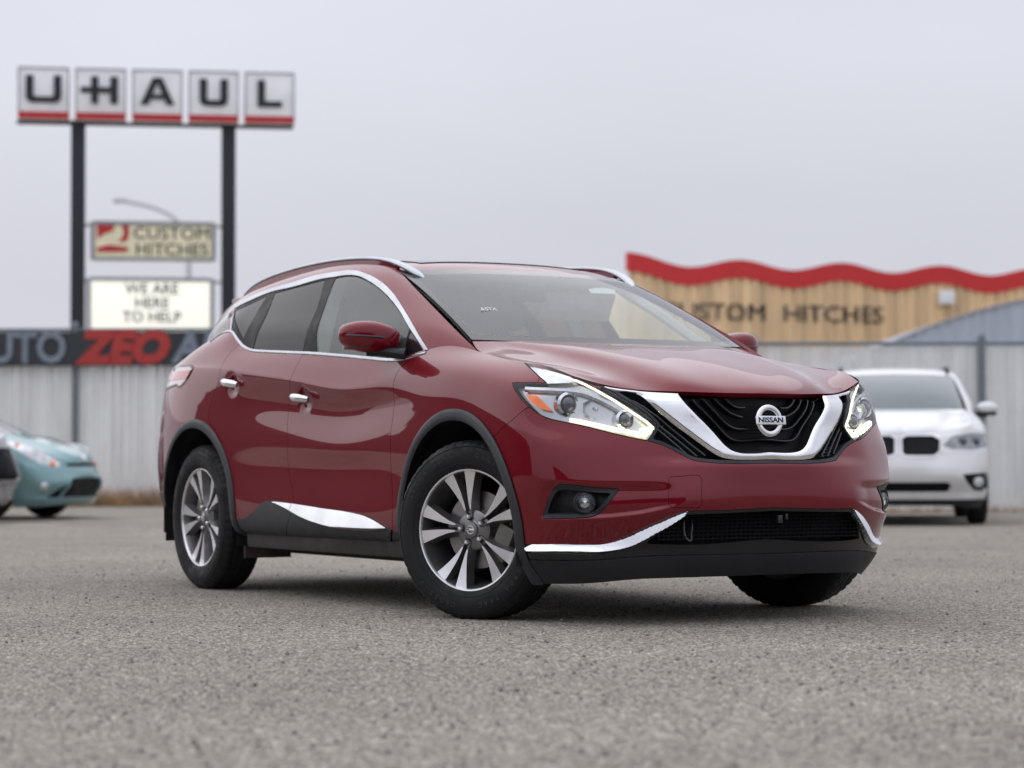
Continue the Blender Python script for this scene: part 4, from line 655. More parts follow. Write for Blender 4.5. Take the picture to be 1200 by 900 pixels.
# rear bumper lower black
rblk, m = cut(m, np.where(m[0][:, 0] < -3.0, m[0][:, 2]-.50, 9.))
sillm, m = cut(m, fX(m, cpoly, -.3))
seats_mat = M_SEAT
body = part('body_shell', suv)
side = outward(grid_mesh(eval_net(S['side'], 110, 360)))
frame_side = side
fd_ = fX(side, 'dlo'); dl, sp = cut(side, fd_)
br, sp = cut(sp, fX(sp, 'black_rear'))
sm = FEAT['seam'][:, [0, 2]]; d0 = sm[0]; d1 = sm[-1]; ev = (d1-d0)/np.linalg.norm(d1-d0); nv = np.array([-ev[1], ev[0]])
q = sp[0][:, [0, 2]]-d0; dist = np.abs(q@nv)-.0014; dist = np.where((q@ev > -.08) & (q@ev < .2), dist, 9.)
_, sp = cut(sp, dist)
chr_ring, dl = cut(dl, -fX(dl, 'dlo_in'))
gf, dl = cut(dl, fX(dl, 'glass_front'), .0015)
gt, dl = cut(dl, fX(dl, 'glass_tri'), .0015)
gr, dl = cut(dl, fX(dl, 'glass_rear'), .0015)
gq, dl = cut(dl, fX(dl, 'glass_quarter'), .0015)
Gh = eval_net(S['hood'], 230, 200, True, False)
hood = outward(grid_mesh(Gh[1:, :-1]))
Gr = eval_net(S['roof'], 160, 100, True, False)
roof = outward(grid_mesh(Gr))
Gw = eval_net(S['windshield'], 80, 90, True, False)
wsm = outward(grid_mesh(Gw))
tgm = outward(grid_mesh(eval_net(S['tailglass'], 30, 60, True, False)))
mf, mq = cut(m, -1.2-m[0][:, 0])
for s in (-1, 1):
    emit('front_fender', mf, s, M_RED, suv, depth=.02); emit('rear_quarter', mq, s, M_RED, suv, depth=.02)
emit('pillar', sp, 0, M_RED, body, depth=.015)
ro, rest = cut(roof, np.maximum(np.abs(roof[0][:, 0]+1.78)-.56, roof[0][:, 1]-.46), .002)
roof_o = emit('roof', rest, 0, M_RED, suv, depth=.03)
emit('sunroof', ro, 0, M_FRIT, roof_o, off=.004, depth=.02)
emit('hood', hood, 0, M_RED, suv, depth=.025)
emit('tailgate_glass', tgm, 0, M_FRIT, suv)
spo = Geo().box(-3.40, -3.0, -.50, .50, 1.535, 1.585, .02); spo.build('spoiler', M_RED, body)
# windscreen: black border and glass
bw = wsm[0]; P2 = np.stack([bw[:, 1], bw[:, 2]], 1)
edge = np.concatenate([Gw[0, :], Gw[:, -1], Gw[-1, ::-1]])[:, [1, 2]]
bpoly = np.concatenate([edge, [[-.3, edge[-1, 1]], [-.3, edge[0, 1]]]])
fw_ = sdf(P2, bpoly)+.026
fw_ = np.where(bw[:, 1] < .3, np.maximum(bw[:, 2]-1.565, 1.205-bw[:, 2])+.0, fw_) if False else fw_
wg, wf = cut(wsm, fw_)
ws_o = emit('windshield', wg, 0, M_WS, suv, depth=.002)
emit('border', wf, 0, M_FRIT, ws_o, depth=.02)
# front fascia
tow, bump_r = cut(bumper, fA(bumper, 'tow_cover'), .0011)
bj = join(shell(side_of(bump_r, -1), 0, .02), shell(side_of(bumper, 1), 0, .02))
fb = mk('front_bumper', bj[0], bj[2], M_RED, suv, bj[1])
emit('tow_cover', tow, -1, M_RED, fb, depth=.004)
r7 = eval_net(S['lower'], 1, 300, True, True)[-1]; r7 = r7[r7[:, 0] > .2]
def below_lid(m):
    a = m[0][:, 1]-m[0][:, 0]; return m[0][:, 2]-(np.interp(a, r7[:, 1]-r7[:, 0], r7[:, 2])-.007)
vfield = lambda q: np.maximum(fA(q, 'chrome_v'), below_lid(q))
cv, gz2 = cut(gz, vfield(gz))
inV = np.where(True, 0, 0)
gzf = fA(gz2, 'grille_zone'); vf = fA(gz2, 'chrome_v')
frame_m, gin = cut(gz2, -(gzf+.011)) if False else (None, gz2)
A_ = gz2[0]; top7 = S['lower'][-1]
grille = part('grille', suv)
emit('chrome_surround', puff(cv, -vfield(cv), .011, .017), 0, M_CHROME, grille, off=.002, depth=.05, fl=cv[1])
edge_band = np.where((vf > .0) & (A_[:, 1]+0 > -1), -(gzf+.013), 9.)
fr_m, gin = cut(gz2, edge_band)
emit('frame', fr_m, 0, M_TRIM, grille, off=.001, depth=.06)
emit('mesh', gin, 0, M_MESHBLK, grille, off=-.05, depth=.01)
lo = part('lower_fascia', suv)
cs, lb = cut(lb, fA(lb, 'chrome_low'))
lm, lb = cut(lb, fA(lb, 'lower_mesh'))
LL = flat('lip_line'); lpoly = np.concatenate([[[LL[0, 0]+.3, .262]], LL, [[-2, LL[-1, 1]], [-2, 0], [LL[0, 0]+.3, 0]]])
lp, lb = cut(lb, fA(lb, lpoly), .001)
lq = FEAT['chrome_low'][:, 1]-FEAT['chrome_low'][:, 0]; lz_ = FEAT['chrome_low'][:, 2]
def low_top(V):
    a = V[:, 1]-V[:, 0]; out = np.zeros(len(a))
    for i, q in enumerate(a):
        near = np.abs(lq-q) < .03; out[i] = lz_[near].max() if near.any() else V[i, 2]
    return out
def tilt(mesh, ztop, k, up):
    V, N, F = mesh; d = np.maximum(ztop(V)-V[:, 2], 0)
    Vn = V+N*(d*k)[:, None]; Nn = N+np.array([0, 0, up]); Nn /= np.linalg.norm(Nn, axis=1)[:, None]
    return Vn, Nn, F
for s in (-1, 1): emit('chrome_strip', tilt(cs, low_top, .6, .62), s, M_CHROME, lo, off=.008, depth=.03)
emit('intake_mesh', lm, 0, M_MESHBLK, lo, off=-.07, depth=.01)
emit('surround', lb, 0, M_GLOSSBLK, lo, depth=.08)
emit('lip', lp, 0, M_TRIM, lo, off=.004, depth=.05)
ib = Geo()
for k in range(7):
    z = .352+k*.0155; P = curve([(.90-.0*z, -.50+.012*k*-1, z), (.92, 0, z), (.90, .50+.012*k, z)], 14)
    ib.tube([(p[0], p[1], p[2]) for p in P], .0035, 5)
for k in range(-22, 23):
    yy = k*.023; xx = .918-.02*(yy/.5)**2*4*.25
    ib.tube([(xx, yy, .345), (xx+.002, yy+.006, .455)], .0028, 4)
ib.build('lattice', M_MESHBLK, lo)
Geo().tube(curve([(.915, -.395, .425), (.925, -.400, .385), (.935, -.392, .352), (.94, -.378, .345), (.935, -.372, .37), (.925, -.362, .405), (.915, -.356, .432)], 24), .0042, 6).build('tow_strap_loop', M_SLAT, lo)
Geo().box(.925, .95, .05, .075, .41, .445, .004).box(.93, .955, .085, .098, .425, .45, .003).build('sensor', M_SLAT, lo)
for s in (-1, 1):
    bz = part('fog_lamp', suv)
    fin, fout = cut(fog, fA(fog, 'fog_bezel')+.020)
    emit('bezel', fout, s, M_TRIM, bz, off=.003, depth=.06)
    emit('recess', fin, s, M_TRIM, bz, off=-.045, depth=.0)
    c = np.array([.735, .752, .500]); ax = Vector((.86, .48*s, .03)).normalized()
    Mx = Matrix.Translation((c[0], s*c[1], c[2])) @ ax.to_track_quat('Z', 'Y').to_matrix().to_4x4()
    g = Geo().lathe([(.052, -.02), (.05, .018), (.041, .030), (.036, .024), (.036, -.01)], 32, mat=Mx); g.build('ring', M_TRIM, bz)
    g = Geo().lathe([(.0005, .002), (.02, .000), (.034, .012), (.036, .018)], 32, mat=Mx); g.build('reflector', M_REFL, bz)
    g = Geo().lathe([(.0005, .038), (.016, .036), (.028, .029), (.036, .018)], 32, mat=Mx); g.build('lens', M_LENS, bz)
    g = Geo().lathe([(.0005, .026), (.008, .024), (.011, .012), (.011, .004)], 16, mat=Mx); g.build('bulb', M_CHROME, bz)
# grille bars
def push(key, d):
    P = FEAT[key]; return P-nrm(P)*d
for s in (-1, 1):
    for i in range(4):
        gb = Geo(); P = push('rib%d' % i, .022)
        gb.tube([(p[0], s*p[1], p[2]) for p in P], .0042, 8, up=(1, 0, 0), flat=1.5)
        P = P-[.018, 0, 0]
        gb.tube([(p[0], s*p[1], p[2]) for p in P], .0075, 6, up=(1, 0, 0), flat=2.0, mi=1)
        gb.build('bar', [M_SLAT, M_MESHBLK], grille)
fine = Geo()
for k in range(15):
    z = .728+.0135*k; hw = .17+.19*max(0, (z-.73)/.2)
    P = curve([(.868-(z-.74)*.28, -hw, z), (.90-(z-.74)*.13, -hw*.5, z), (.91-(z-.74)*.1, 0, z), (.90-(z-.74)*.13, hw*.5, z), (.868-(z-.74)*.28, hw, z)], 13)
    fine.tube([tuple(p-np.array([.018, 0, 0])) for p in P], .0022, 4)
fine.build('lattice', M_MESHBLK, grille)
side_lines = ['slat0', 'slat1', 'slat2']
for s in (-1, 1):
    sg = Geo()
    for key in side_lines:
        P = push(key, .016)
        sg.tube([(p[0], s*p[1], p[2]) for p in P], .0052, 6)
    for i in range(24):
        t = i/23
        a = push(side_lines[0], .03); b = push(side_lines[-1], .03)
        pa = a[int(t*(len(a)-1))]; pb = b[int(t*(len(b)-1))]
        sg.tube([(pa[0], s*pa[1], pa[2]), (pb[0], s*pb[1], pb[2])], .003, 4)
    sg.build('side_slats', M_SLAT, grille)
# badge
bd = part('badge', suv)
Mb = frame((.962, 0, .832), (0, 1, 0), (-.13, 0, 1))
g = Geo()
ring = [(.0545+.0125*math.cos(t), .008*math.sin(t)) for t in np.linspace(0, 2*math.pi, 13)[:-1]]
g.lathe(ring, 56, mat=Mb, close=True); g.build('ring', M_CHROME, bd)
g = Geo().box(-.076, .076, -.0185, .0185, -.002, .0115, .003, mat=Mb); g.build('bar', M_CHROME, bd)
text_mesh('lettering', 'NISSAN', .030, M_BADGETXT, bd, Mb @ Matrix.Translation((0, 0, .0115)), .0012, .0008, xscale=1.25)
# headlights
for s in (-1, 1):
    h = part('headlight', suv)
    sd = fA(hl, 'headlight')
    rim, glass = cut(hl, -(sd+.003))
    emit('lens', glass, s, M_LENS, h, off=.002, depth=.003)
    emit('seal', rim, s, M_TRIM, h, off=.0, depth=.006)
    arm, _ = cut(glass, -np.where(glass[0][:, 1]-glass[0][:, 0] > -.10, glass[0][:, 2]-.992, -1))
    emit('upper_blade', arm, s, M_REFL, h, off=-.012, depth=.004)
    emit('housing', glass, s, M_LAMPGREY, h, off=-.034, depth=-.031)
    def at(key, d, k=0):
        P = FEAT[key][k]; n = nrm(P)[0]; P = P-n*d; return Vector((P[0], s*P[1], P[2])), Vector((n[0], s*n[1], n[2]))
    def size(key):
        P = FEAT[key]; return float(np.linalg.norm(P[0]-P[-1]))
    for key, d, rad in (('hl_proj', .030, .036), ('hl_small', .026, .030)):
        p, n = at(key, d); ax = (n*.45+Vector((.85, -.1*s, 0))).normalized()
        Mx = Matrix.Translation(p) @ ax.to_track_quat('Z', 'Y').to_matrix().to_4x4()
        g = Geo(); g2 = Geo()
        g.lathe([(rad*1.45, -.03), (rad*1.4, .004), (rad*1.12, .014), (rad, .010), (rad, -.02)], 36, mat=Mx)
        g2.lathe([(rad, -.004), (rad*.9, .012), (rad*.6, .022), (rad*.3, .027), (.0004, .0285)], 32, mat=Mx)
        g.build('bezel_ring', M_REFL, h); g2.build('projector_lens', M_PROJ, h)
    p, n = at('hl_bowl', .035); ax = (n*.35+Vector((.9, 0, 0))).normalized()
    Mx = Matrix.Translation(p) @ ax.to_track_quat('Z', 'Y').to_matrix().to_4x4() @ Matrix.Diagonal((1.25, .85, 1, 1))
    g = Geo().lathe([(.052, .012), (.045, -.004), (.03, -.02), (.012, -.026), (.0005, -.027)], 7, mat=Mx); g.build('reflector_bowl', M_REFL, h, angle=10)
    g = Geo().lathe([(.0004, .016), (.007, .013), (.009, .0), (.009, -.02)], 12, mat=Mx); g.build('bulb', M_LAMPGREY, h)
    am = FEAT['hl_amber']; fam = fA(hl, am if False else np.stack([am[:, 1]-am[:, 0], am[:, 2]], 1))
    a_, _ = cut(hl, fam); emit('indicator', a_, s, M_AMBER, h, off=-.012, depth=.02)
    g = Geo()
    P = push('hl_drl_low', .015); g.tube([(p[0], s*p[1], p[2]) for p in P], .0115, 10, flat=.8)
    g.build('running_light', M_DRLDIM, h)
    g = Geo()
    for i in np.linspace(2, len(P)-3, 9).astype(int):
        g.tube([(P[i][0]-.004, s*(P[i][1]-.006), P[i][2]), (P[i][0]+.014, s*(P[i][1]+.012), P[i][2])], .0085, 8)
    P = push('hl_tip', .016); g.tube([(p[0], s*p[1], p[2]) for p in P], [.011, .007], 10)
    g.build('lamp_element', M_DRL, h)
    g = Geo(); P = push('hl_drl_top', .010)
    n_ = len(P); g.tube([(p[0], s*p[1], p[2]) for p in P], [.0032+.0022*min(1, i/n_*1.6) for i in range(n_)], 8)
    g.build('light_guide', M_DRLDIM, h)
    g = Geo(); P = push('hl_chrome', .020); n_ = len(P)
    g.tube([(p[0], s*p[1], p[2]) for p in P], [.008]*n_, 6, flat=1.6); g.build('bezel_blade', M_REFL, h)
def tilt(mesh, ztop, k, up):
    V, N, F = mesh; d = np.maximum(ztop(V)-V[:, 2], 0)
    Vn = V+N*(d*k)[:, None]; Nn = N+np.array([0, 0, up]); Nn /= np.linalg.norm(Nn, axis=1)[:, None]
    return Vn, Nn, F
clx = FEAT['cladding']; o_ = np.argsort(clx[:, 0])
sill_top = lambda V: np.interp(V[:, 0], clx[o_, 0], clx[o_, 2])
# doors
sc_poly = FEAT['sill_chrome'][:, [0, 2]]
for s in (-1, 1):
    for nm, dm_, gl, gm in (('front_door', fdoor, (gf, gt), M_CLEAR), ('rear_door', rdoor, (gr,), M_PRIV)):
        cm, pm_ = cut(dm_, fX(dm_, cpoly))
        d = emit(nm, pm_, s, M_RED, suv, depth=.03)
        sc_, cm = cut(cm, fX(cm, sc_poly)+.0008)
        emit('sill_cladding', cm, s, M_CLAD, d, off=.006, depth=.03)
        emit('sill_chrome', tilt(sc_, sill_top, .30, .38), s, M_CHROME, d, off=.009, depth=.02)
        for i, gl_ in enumerate(gl): emit('window' if i == 0 else 'quarter_light', gl_, s, M_CLEAR if (gm is M_CLEAR and i == 0) else (M_PRIV if i == 0 else M_FRIT), d, off=-.003, depth=.004)
        xh, zh, tl_ = ((-1.525, .975, .09), (-2.355, 1.071, .11))[nm == 'rear_door']
        g = Geo(); xs = np.linspace(-.098, .098, 11)
        hw = .951 if nm == 'front_door' else .957
        g.tube([(xh+q, s*(hw+.018-1.6*q*q), zh-tl_*q*1.0) for q in xs], [.0125, .017, .019, .0195, .0195, .0195, .0195, .0195, .019, .017, .0125], 12, flat=1.0, up=(0, 0, 1))
        V_ = np.array(g.V); V_[:, 1] = s*(hw+.010)+(V_[:, 1]-s*(hw+.010))*.62; g.V = [tuple(v) for v in V_]
        g.build('door_handle', M_CHROME, d)
    emit('quarter_window', gq, s, M_PRIV, suv, off=-.003, depth=.004)
    emit('window_trim', dl, s, M_PILLAR, suv, off=-.001, depth=.012)
    emit('rear_corner_glass', br, s, M_FRIT, suv, off=.0, depth=.01)
    emit('window_chrome', chr_ring, s, M_SATIN, suv, off=.004, depth=.012)
    P = FEAT['belt']; n = nrm(P); g = Geo()
    g.tube([(p[0], s*(p[1]+.002), p[2]) for p in P], .0085, 8, flat=.55, up=[(q[0], s*q[1], q[2]) for q in n]); g.build('belt_chrome', M_SATIN, suv)
    for mm in cut(mould, -1.2-mould[0][:, 0]):
        ad = np.minimum(stadium(mm[0], *ARCH[0]), stadium(mm[0], *ARCH[1]))
        emit('arch_moulding', puff(mm, np.minimum(ad-.462, .522-ad), .012, .022), s, M_CLAD, suv, off=.001, depth=.05, fl=mm[1])
    trim_, tin = cut(tl, -(fX(tl, 'taillight')+.011))
    tlo = emit('taillight', tin, s, M_TAILPALE, suv, off=.004, depth=.03)
    emit('seal', trim_, s, M_GLOSSBLK, tlo, off=.002, depth=.03)
    band, _ = cut(tin, np.abs(tin[0][:, 2]-1.135)-.022); emit('red_band', band, s, M_TAIL, tlo, off=.007, depth=.004)
    for mm in cut(sillm, -1.2-sillm[0][:, 0]): emit('rocker', mm, s, M_CLAD, suv, depth=.02)
emit('rear_valance', rblk, 0, M_TRIM, suv, off=.003, depth=.03)
# roof rails
for s in (-1, 1):
    P = curve([(-.945, .585, 1.528), (-1.04, .604, 1.572), (-1.2, .618, 1.622), (-1.42, .621, 1.654), (-1.85, .614, 1.675), (-2.35, .602, 1.668), (-2.72, .592, 1.642), (-2.95, .583, 1.600), (-3.05, .578, 1.560)], 60)
    n_ = len(P); rad = [(.006, .016, .022)[i] if i < 3 else .022-.008*min(1, max(0, (i-5)/8)) for i in range(n_)]; rad[-1] = .004; rad[-2] = .010
    g = Geo(); g.tube([(p[0], s*p[1], p[2]) for p in P], rad, 10, flat=.72, up=(0, 0, 1)); g.build('roof_rail', M_RAIL, suv)
    g = Geo(); P2 = P[8:-3]; lowz = [1.600+.04*math.sin(math.pi*min(1, max(0, (-p[0]-1.05)/1.95))) for p in P2]
    Vg = []; Fg = []
    for p, lz in zip(P2, lowz):
        for dw in (-.012, .012):
            Vg += [(p[0], s*(p[1]+dw), p[2]-.010), (p[0], s*(p[1]+dw), min(lz-.02, p[2]-.02))]
    for i in range(len(P2)-1):
        k = 4*i; Fg += [(k, k+1, k+5, k+4), (k+2, k+3, k+7, k+6)]
    g.add(Vg, Fg); g.build('rail_base', M_RED, body)
sp_ = Gw[28, 62]*1.0; sp_n = np.cross(Gw[30, 62]-Gw[26, 62], Gw[28, 66]-Gw[28, 58]); sp_n /= np.linalg.norm(sp_n); sp_n *= np.sign(sp_n[2])
Mst = frame((sp_[0]+.004*sp_n[0], -sp_[1]-.004*sp_n[1], sp_[2]+.004*sp_n[2]), Vector((.1, .98, .02)), Vector((-.75, 0, .62)))
text_mesh('sticker_lettering', 'ASTA', .034, M_PAPER, ws_o, Mst, .0004)
# mirrors
for s in (-1, 1):
    mr_ = part('door_mirror', suv)
    bm = bmesh.new(); bmesh.ops.create_uvsphere(bm, u_segments=40, v_segments=24, radius=1)
    for v in bm.verts:
        x, y, z = v.co
        e = .72
        sg_ = lambda t: math.copysign(abs(t)**e, t)
        x, y, z = sg_(x), sg_(y), sg_(z)
        xx = x*.085 if x > 0 else x*.05
        taper = 1-.28*max(0, -y)*.5-.10*max(0, y)
        zz = z*(.073*taper)+(.010*y)
        xx -= .05*max(0, y)**2
        v.co = (-.665+xx, s*(1.005+y*.135), 1.226+zz)
    g = Geo().bm(bm); up_ = Geo()
    g.build('cap', M_RED, mr_, angle=60)
    g = Geo(); g.tube([(-.56, s*.885, 1.148), (-.60, s*.93, 1.155), (-.645, s*.985, 1.165), (-.665, s*1.03, 1.160)], [.034, .031, .033, .026], 12, flat=.75, up=(0, 0, 1))
    g.build('arm', M_TRIM, mr_)
    g = Geo(); P = [(-.665+.0865*math.sqrt(max(0.02, 1-abs(y/.139)**2.6))-.05*max(0, y/.135)**2, s*(1.005+y), 1.222+.010*y/.135-.03*abs(y)*0) for y in np.linspace(-.02, .125, 18)]
    g.tube(P, .0045, 6, flat=1.2); g.build('turn_signal', M_SLAT, mr_)
    g = Geo(); g.box(-.722, -.716, s*1.005-.115, s*1.005+.115, 1.170, 1.282, .002); g.build('mirror_glass', M_CHROME, mr_)
# mud flaps, underbody
for s in (-1, 1):
    g = Geo().box(-3.335, -3.325, min(s*.70, s*.925), max(s*.70, s*.925), .285, .62, .003); g.build('mud_flap', M_TRIM, suv)
    g = Geo().box(-2.40, -2.385, min(s*.60, s*.86), max(s*.60, s*.86), .175, .36, .003); g.build('air_deflector', M_FLAP, suv)
un = Geo()
un.box(-3.6, .80, -.55, .55, .19, .50, .02).box(-2.28, -.53, -.90, .90, .235, .34, .02).box(-2.3, -.5, -.86, .86, .33, .46)
un.box(.48, .80, -.62, .62, .22, .45, .03).box(-3.62, -3.35, -.7, .7, .33, .5, .03)
un.build('underbody', M_UNDER, suv)
for s in (-1, 1):
    for cx, cz in ARCH:
        g = Geo(); V_ = []; F_ = []
        for i in range(25):
            a = math.pi*i/24
            for w in (.925, .50): V_.append((cx+.478*math.cos(a), s*w, cz+.478*math.sin(a)))
        for i in range(24): F_.append((2*i, 2*i+1, 2*i+3, 2*i+2))
        V_ += [(cx+.478, s*.925, .24), (cx+.478, s*.5, .24), (cx-.478, s*.925, .24), (cx-.478, s*.5, .24)]
        F_ += [(0, 1, 51, 50), (48, 49, 53, 52)]
        F_.append(tuple([2*i+1 for i in range(25)]+[53, 51]))
        g.add(V_, F_); g.build('wheel_well', M_DARK, suv)
# ---------------------------------------------------------------- wheels
def tyre_geo():
    prof = [(.252, -.088), (.262, -.101), (.275, -.1085), (.298, -.1165), (.322, -.1170), (.346, -.111), (.361, -.103), (.371, -.094), (.3765, -.084)]
    tread = []
    for a, b in ((-.078, -.058), (-.049, -.024), (-.015, .015), (.024, .049), (.058, .078)):
        tread += [(.3725, a-.0035), (.381, a), (.381, b), (.3725, b+.0035)]
    tread = tread[1:-1]
    full = prof+tread+[(r_, -h) for r_, h in prof[::-1]]
    n = 216; V = []; F = []; m = len(full)
    for i in range(n):
        a = 2*math.pi*i/n
        for k, (rr, h) in enumerate(full):
            r2 = rr; ang = a
            if rr > .38:
                blk = 4 if abs(h) > .05 else 6
                ph = (i+int(abs(h)*60)) % blk
                if ph == 0: r2 = rr-.005 if abs(h) > .05 else rr-.003
            elif .36 < rr < .378 and abs(h) > .082 and i % 4 == 0: r2 = rr-.0045
            elif .30 < rr < .358 and i % 2 == 0 and .335 < rr: r2 = rr-.0006
            V.append((r2*math.cos(ang), r2*math.sin(ang), h))
    for i in range(n):
        j = (i+1) % n
        for k in range(m-1): F.append((i*m+k, j*m+k, j*m+k+1, i*m+k+1))
    return Geo().add(V, F)
def make_wheel(parent):
    """axis is local z (outer face +z)"""
    w = part('wheel', parent)
    ty = tyre_geo().build('tyre', M_TYRE, w, angle=28)
    # raised sidewall rings and lettering
    g = Geo().lathe([(.280, .1095), (.282, .1125), (.284, .1115)], 96).lathe([(.352, .1075), (.354, .1095), (.356, .1060)], 96); g.build('sidewall_ring', M_TYRE, w)
    txt = 'TERRA TRAC'
    for word, a0 in (('TERRA', 143), ('TRAC', 112), ('CROSS-V', 62), ('TERRA', -37), ('TRAC', -68), ('CROSS-V', -118)):
        tg = Geo()
        for i, ch in enumerate(word):
            if ch == ' ': continue
            a = R(a0-(i-(len(word)-1)/2)*5.6)
            Mt = Matrix.Rotation(a-math.pi/2, 4, 'Z') @ Matrix.Translation((0, .321, .1165))
            o_ = text_mesh('letter', ch, .030, M_TYRELET, None, Mt, .0012, .0006, xscale=.95)
            tg.add([v.co[:] for v in o_.data.vertices], [tuple(p.vertices) for p in o_.data.polygons]); bpy.data.objects.remove(o_)
        tg.build('lettering', M_TYRELET, w, smooth=False, recalc=False)
    g = Geo()
    g.lathe([(.262, .084), (.262, .095), (.2575, .0985), (.2515, .097), (.248, .088)], 96)
    g.build('rim_lip', M_ALLOY, w)
    g = Geo(); g.lathe([(.248, .089), (.241, .070), (.234, .030), (.222, -.02), (.225, -.10), (.252, -.105)], 72); g.build('rim_barrel', M_GUN, w)
    sp = Geo()
    for k in range(5):
        a0 = R(102.5+72*k)
        for sg in (-1, 1):
            def T_(u, v, h, sg=sg, a0=a0):
                c, s_ = math.cos(a0), math.sin(a0); v = v*sg
                return (u*c-v*s_, u*s_+v*c, h)
            # stations: u, top v range, base v range, top h, base h
            st = [(.050, .0100, .0130, .001, .030, .070, .035), (.080, .0105, .0160, .003, .034, .0735, .034), (.110, .0115, .0240, .005, .040, .0750, .034),
                  (.150, .0160, .0410, .008, .053, .0780, .036), (.190, .0230, .0610, .013, .074, .0830, .042), (.214, .0275, .0745, .018, .086, .0870, .05), (.2285, .0300, .0810, .021, .092, .0905, .06)]
            V = []
            for u, a, b, c, d, h, hb in [(q[0]*1.08 if q[0] > .06 else q[0], q[1], q[2]*1.1, q[3], q[4]*1.08, q[5], q[6]) for q in st]:
                V += [T_(u, c, hb), T_(u, a, h), T_(u, b, h), T_(u, d, hb)]
            top = []; sidef = []
            for i in range(len(st)-1):
                k4 = 4*i
                sidef += [(k4, k4+1, k4+5, k4+4), (k4+2, k4+3, k4+7, k4+6), (k4+3, k4, k4+4, k4+7)]
                top.append((k4+1, k4+2, k4+6, k4+5))
            e = 4*(len(st)-1)
            kk = len(sp.V); sp.add(V, sidef+[(0, 1, 2, 3)], 0)
            sp.F += [tuple(i+kk for i in f) for f in top]; sp.M += [1 if i >= 1 else 0 for i in range(len(top))]
    sp.build('spokes', [M_GUN, M_ALLOY], w, angle=20)
    hb = Geo().lathe([(.088, .030), (.084, .056), (.070, .064), (.045, .066), (.036, .070), (.034, .072)], 60); hb.build('hub', M_GUN, w)
    g = Geo().lathe([(.034, .070), (.032, .078), (.026, .080), (.0005, .081)], 40); g.build('centre_cap', M_GUN, w)
    Mc = Matrix.Translation((0, 0, .081))
    g = Geo().lathe([(.0165+.0028*math.cos(t), .0018*math.sin(t)) for t in np.linspace(0, 2*math.pi, 9)[:-1]], 32, mat=Mc, close=True)
    g.box(-.0215, .0215, -.0052, .0052, -.001, .0026, .0008, mat=Mc); g.build('cap_emblem', M_CHROME, w)
    ho = Geo(); nu = Geo()
    for k in range(5):
        a = R(102.5+72*k); c = (.057*math.cos(a), .057*math.sin(a), 0)
        ho.lathe([(.0005, .0668), (.0145, .0670), (.0165, .0690)], 20, mat=Matrix.Translation(c))
        nu.lathe([(.0105, .066), (.0105, .081), (.007, .086), (.0005, .087)], 6, mat=Matrix.Translation(c))
    ho.build('nut_recess', M_DARK, w); nu.build('lug_nuts', M_ALLOY, w, angle=20)
    return w
def brake(parent, M):
    g = Geo().lathe([(.165, -.012), (.165, .012), (.085, .014), (.085, .04), (.03, .042)], 48, mat=M); g.build('brake_disc', M_DISC, parent)
    g = Geo().box(.10, .185, -.085, .085, -.045, .045, .012, mat=M); g.build('brake_caliper', M_CAL, parent)
M_TYRELET = pm('tyre_lettering', (.021, .022, .024), .55, var=.2)
STEER = R(25)
w0 = make_wheel(suv)
def place(w, x, y, steer, flip, spin):
    base = Matrix.Translation((x, y, .3775)) @ Matrix.Rotation(steer+(math.pi if flip else 0), 4, 'Z') @ Matrix.Rotation(math.pi/2, 4, 'X') @ Matrix.Rotation(spin, 4, 'Z')
    w.matrix_local = base; return base
b = place(w0, .022, -.826, STEER, False, 0); brake(suv, b @ Matrix.Rotation(R(-25), 4, 'Z'))
for x, y, st, fl, spn in ((-2.825, -.826, 0, False, R(10)), (.0, .826, STEER, True, .5), (-2.825, .826, 0, True, .9)):
    w = copy_tree(w0, suv); b = place(w, x, y, st, fl, spn); brake(suv, b @ Matrix.Rotation(R(150), 4, 'Z'))
ax = Geo().tube([(-2.825, -.7, .36), (-2.825, .7, .36)], .05, 10).tube([(0, -.7, .34), (0, .7, .34)], .04, 10); ax.build('axle', M_UNDER, suv)
# ---------------------------------------------------------------- interior
it = Geo().box(-.95, -.16, -.70, .70, .95, 1.12, .05).box(-.62, -.14, -.66, .66, 1.10, 1.165, .03)
it.build('dashboard', M_DASH, suv)
def seat(x, y, wd=.25, name='front_seat'):
    s_ = part(name, suv)
    Geo().box(x-.05, x+.48, y-wd, y+wd, .62, .80, .06).build('cushion', M_SEAT, s_)
    Mt = Matrix.Translation((x-.03, y, .76)) @ Matrix.Rotation(R(-14), 4, 'Y')
    Geo().box(-.07, .07, -wd, wd, 0, .58, .06, mat=Mt).build('backrest', M_SEAT, s_)
    if name == 'front_seat':
        Geo().box(-.06, .05, -.135, .135, .61, .80, .05, mat=Mt).build('headrest', M_SEAT, s_)
        Geo().tube([Mt @ Vector((0, -.05, .55)), Mt @ Vector((0, -.05, .66))], .007).tube([Mt @ Vector((0, .05, .55)), Mt @ Vector((0, .05, .66))], .007).build('headrest_post', M_CHROME, s_)
    return s_
seat(-1.70, -.37); seat(-1.70, .37)
rs_ = seat(-2.75, 0, .62, 'rear_bench')
Mt = Matrix.Translation((-2.78, 0, .76)) @ Matrix.Rotation(R(-14), 4, 'Y')
for y in (-.40, .40): Geo().box(-.05, .05, y-.13, y+.13, .58, .74, .04, mat=Mt).build('headrest', M_SEAT, rs_)
Mw = Matrix.Translation((-.98, .37, 1.06)) @ Matrix.Rotation(R(-65), 4, 'Y')
g = Geo().lathe([(.18+.014*math.cos(t), .014*math.sin(t)) for t in np.linspace(0, 2*math.pi, 11)[:-1]], 48, mat=Mw, close=True)
g.box(-.025, .025, -.175, .175, -.03, -.01, .008, mat=Mw).box(-.08, .08, -.07, .07, -.04, .0, .02, mat=Mw); g.build('steering_wheel', M_DASH, suv)
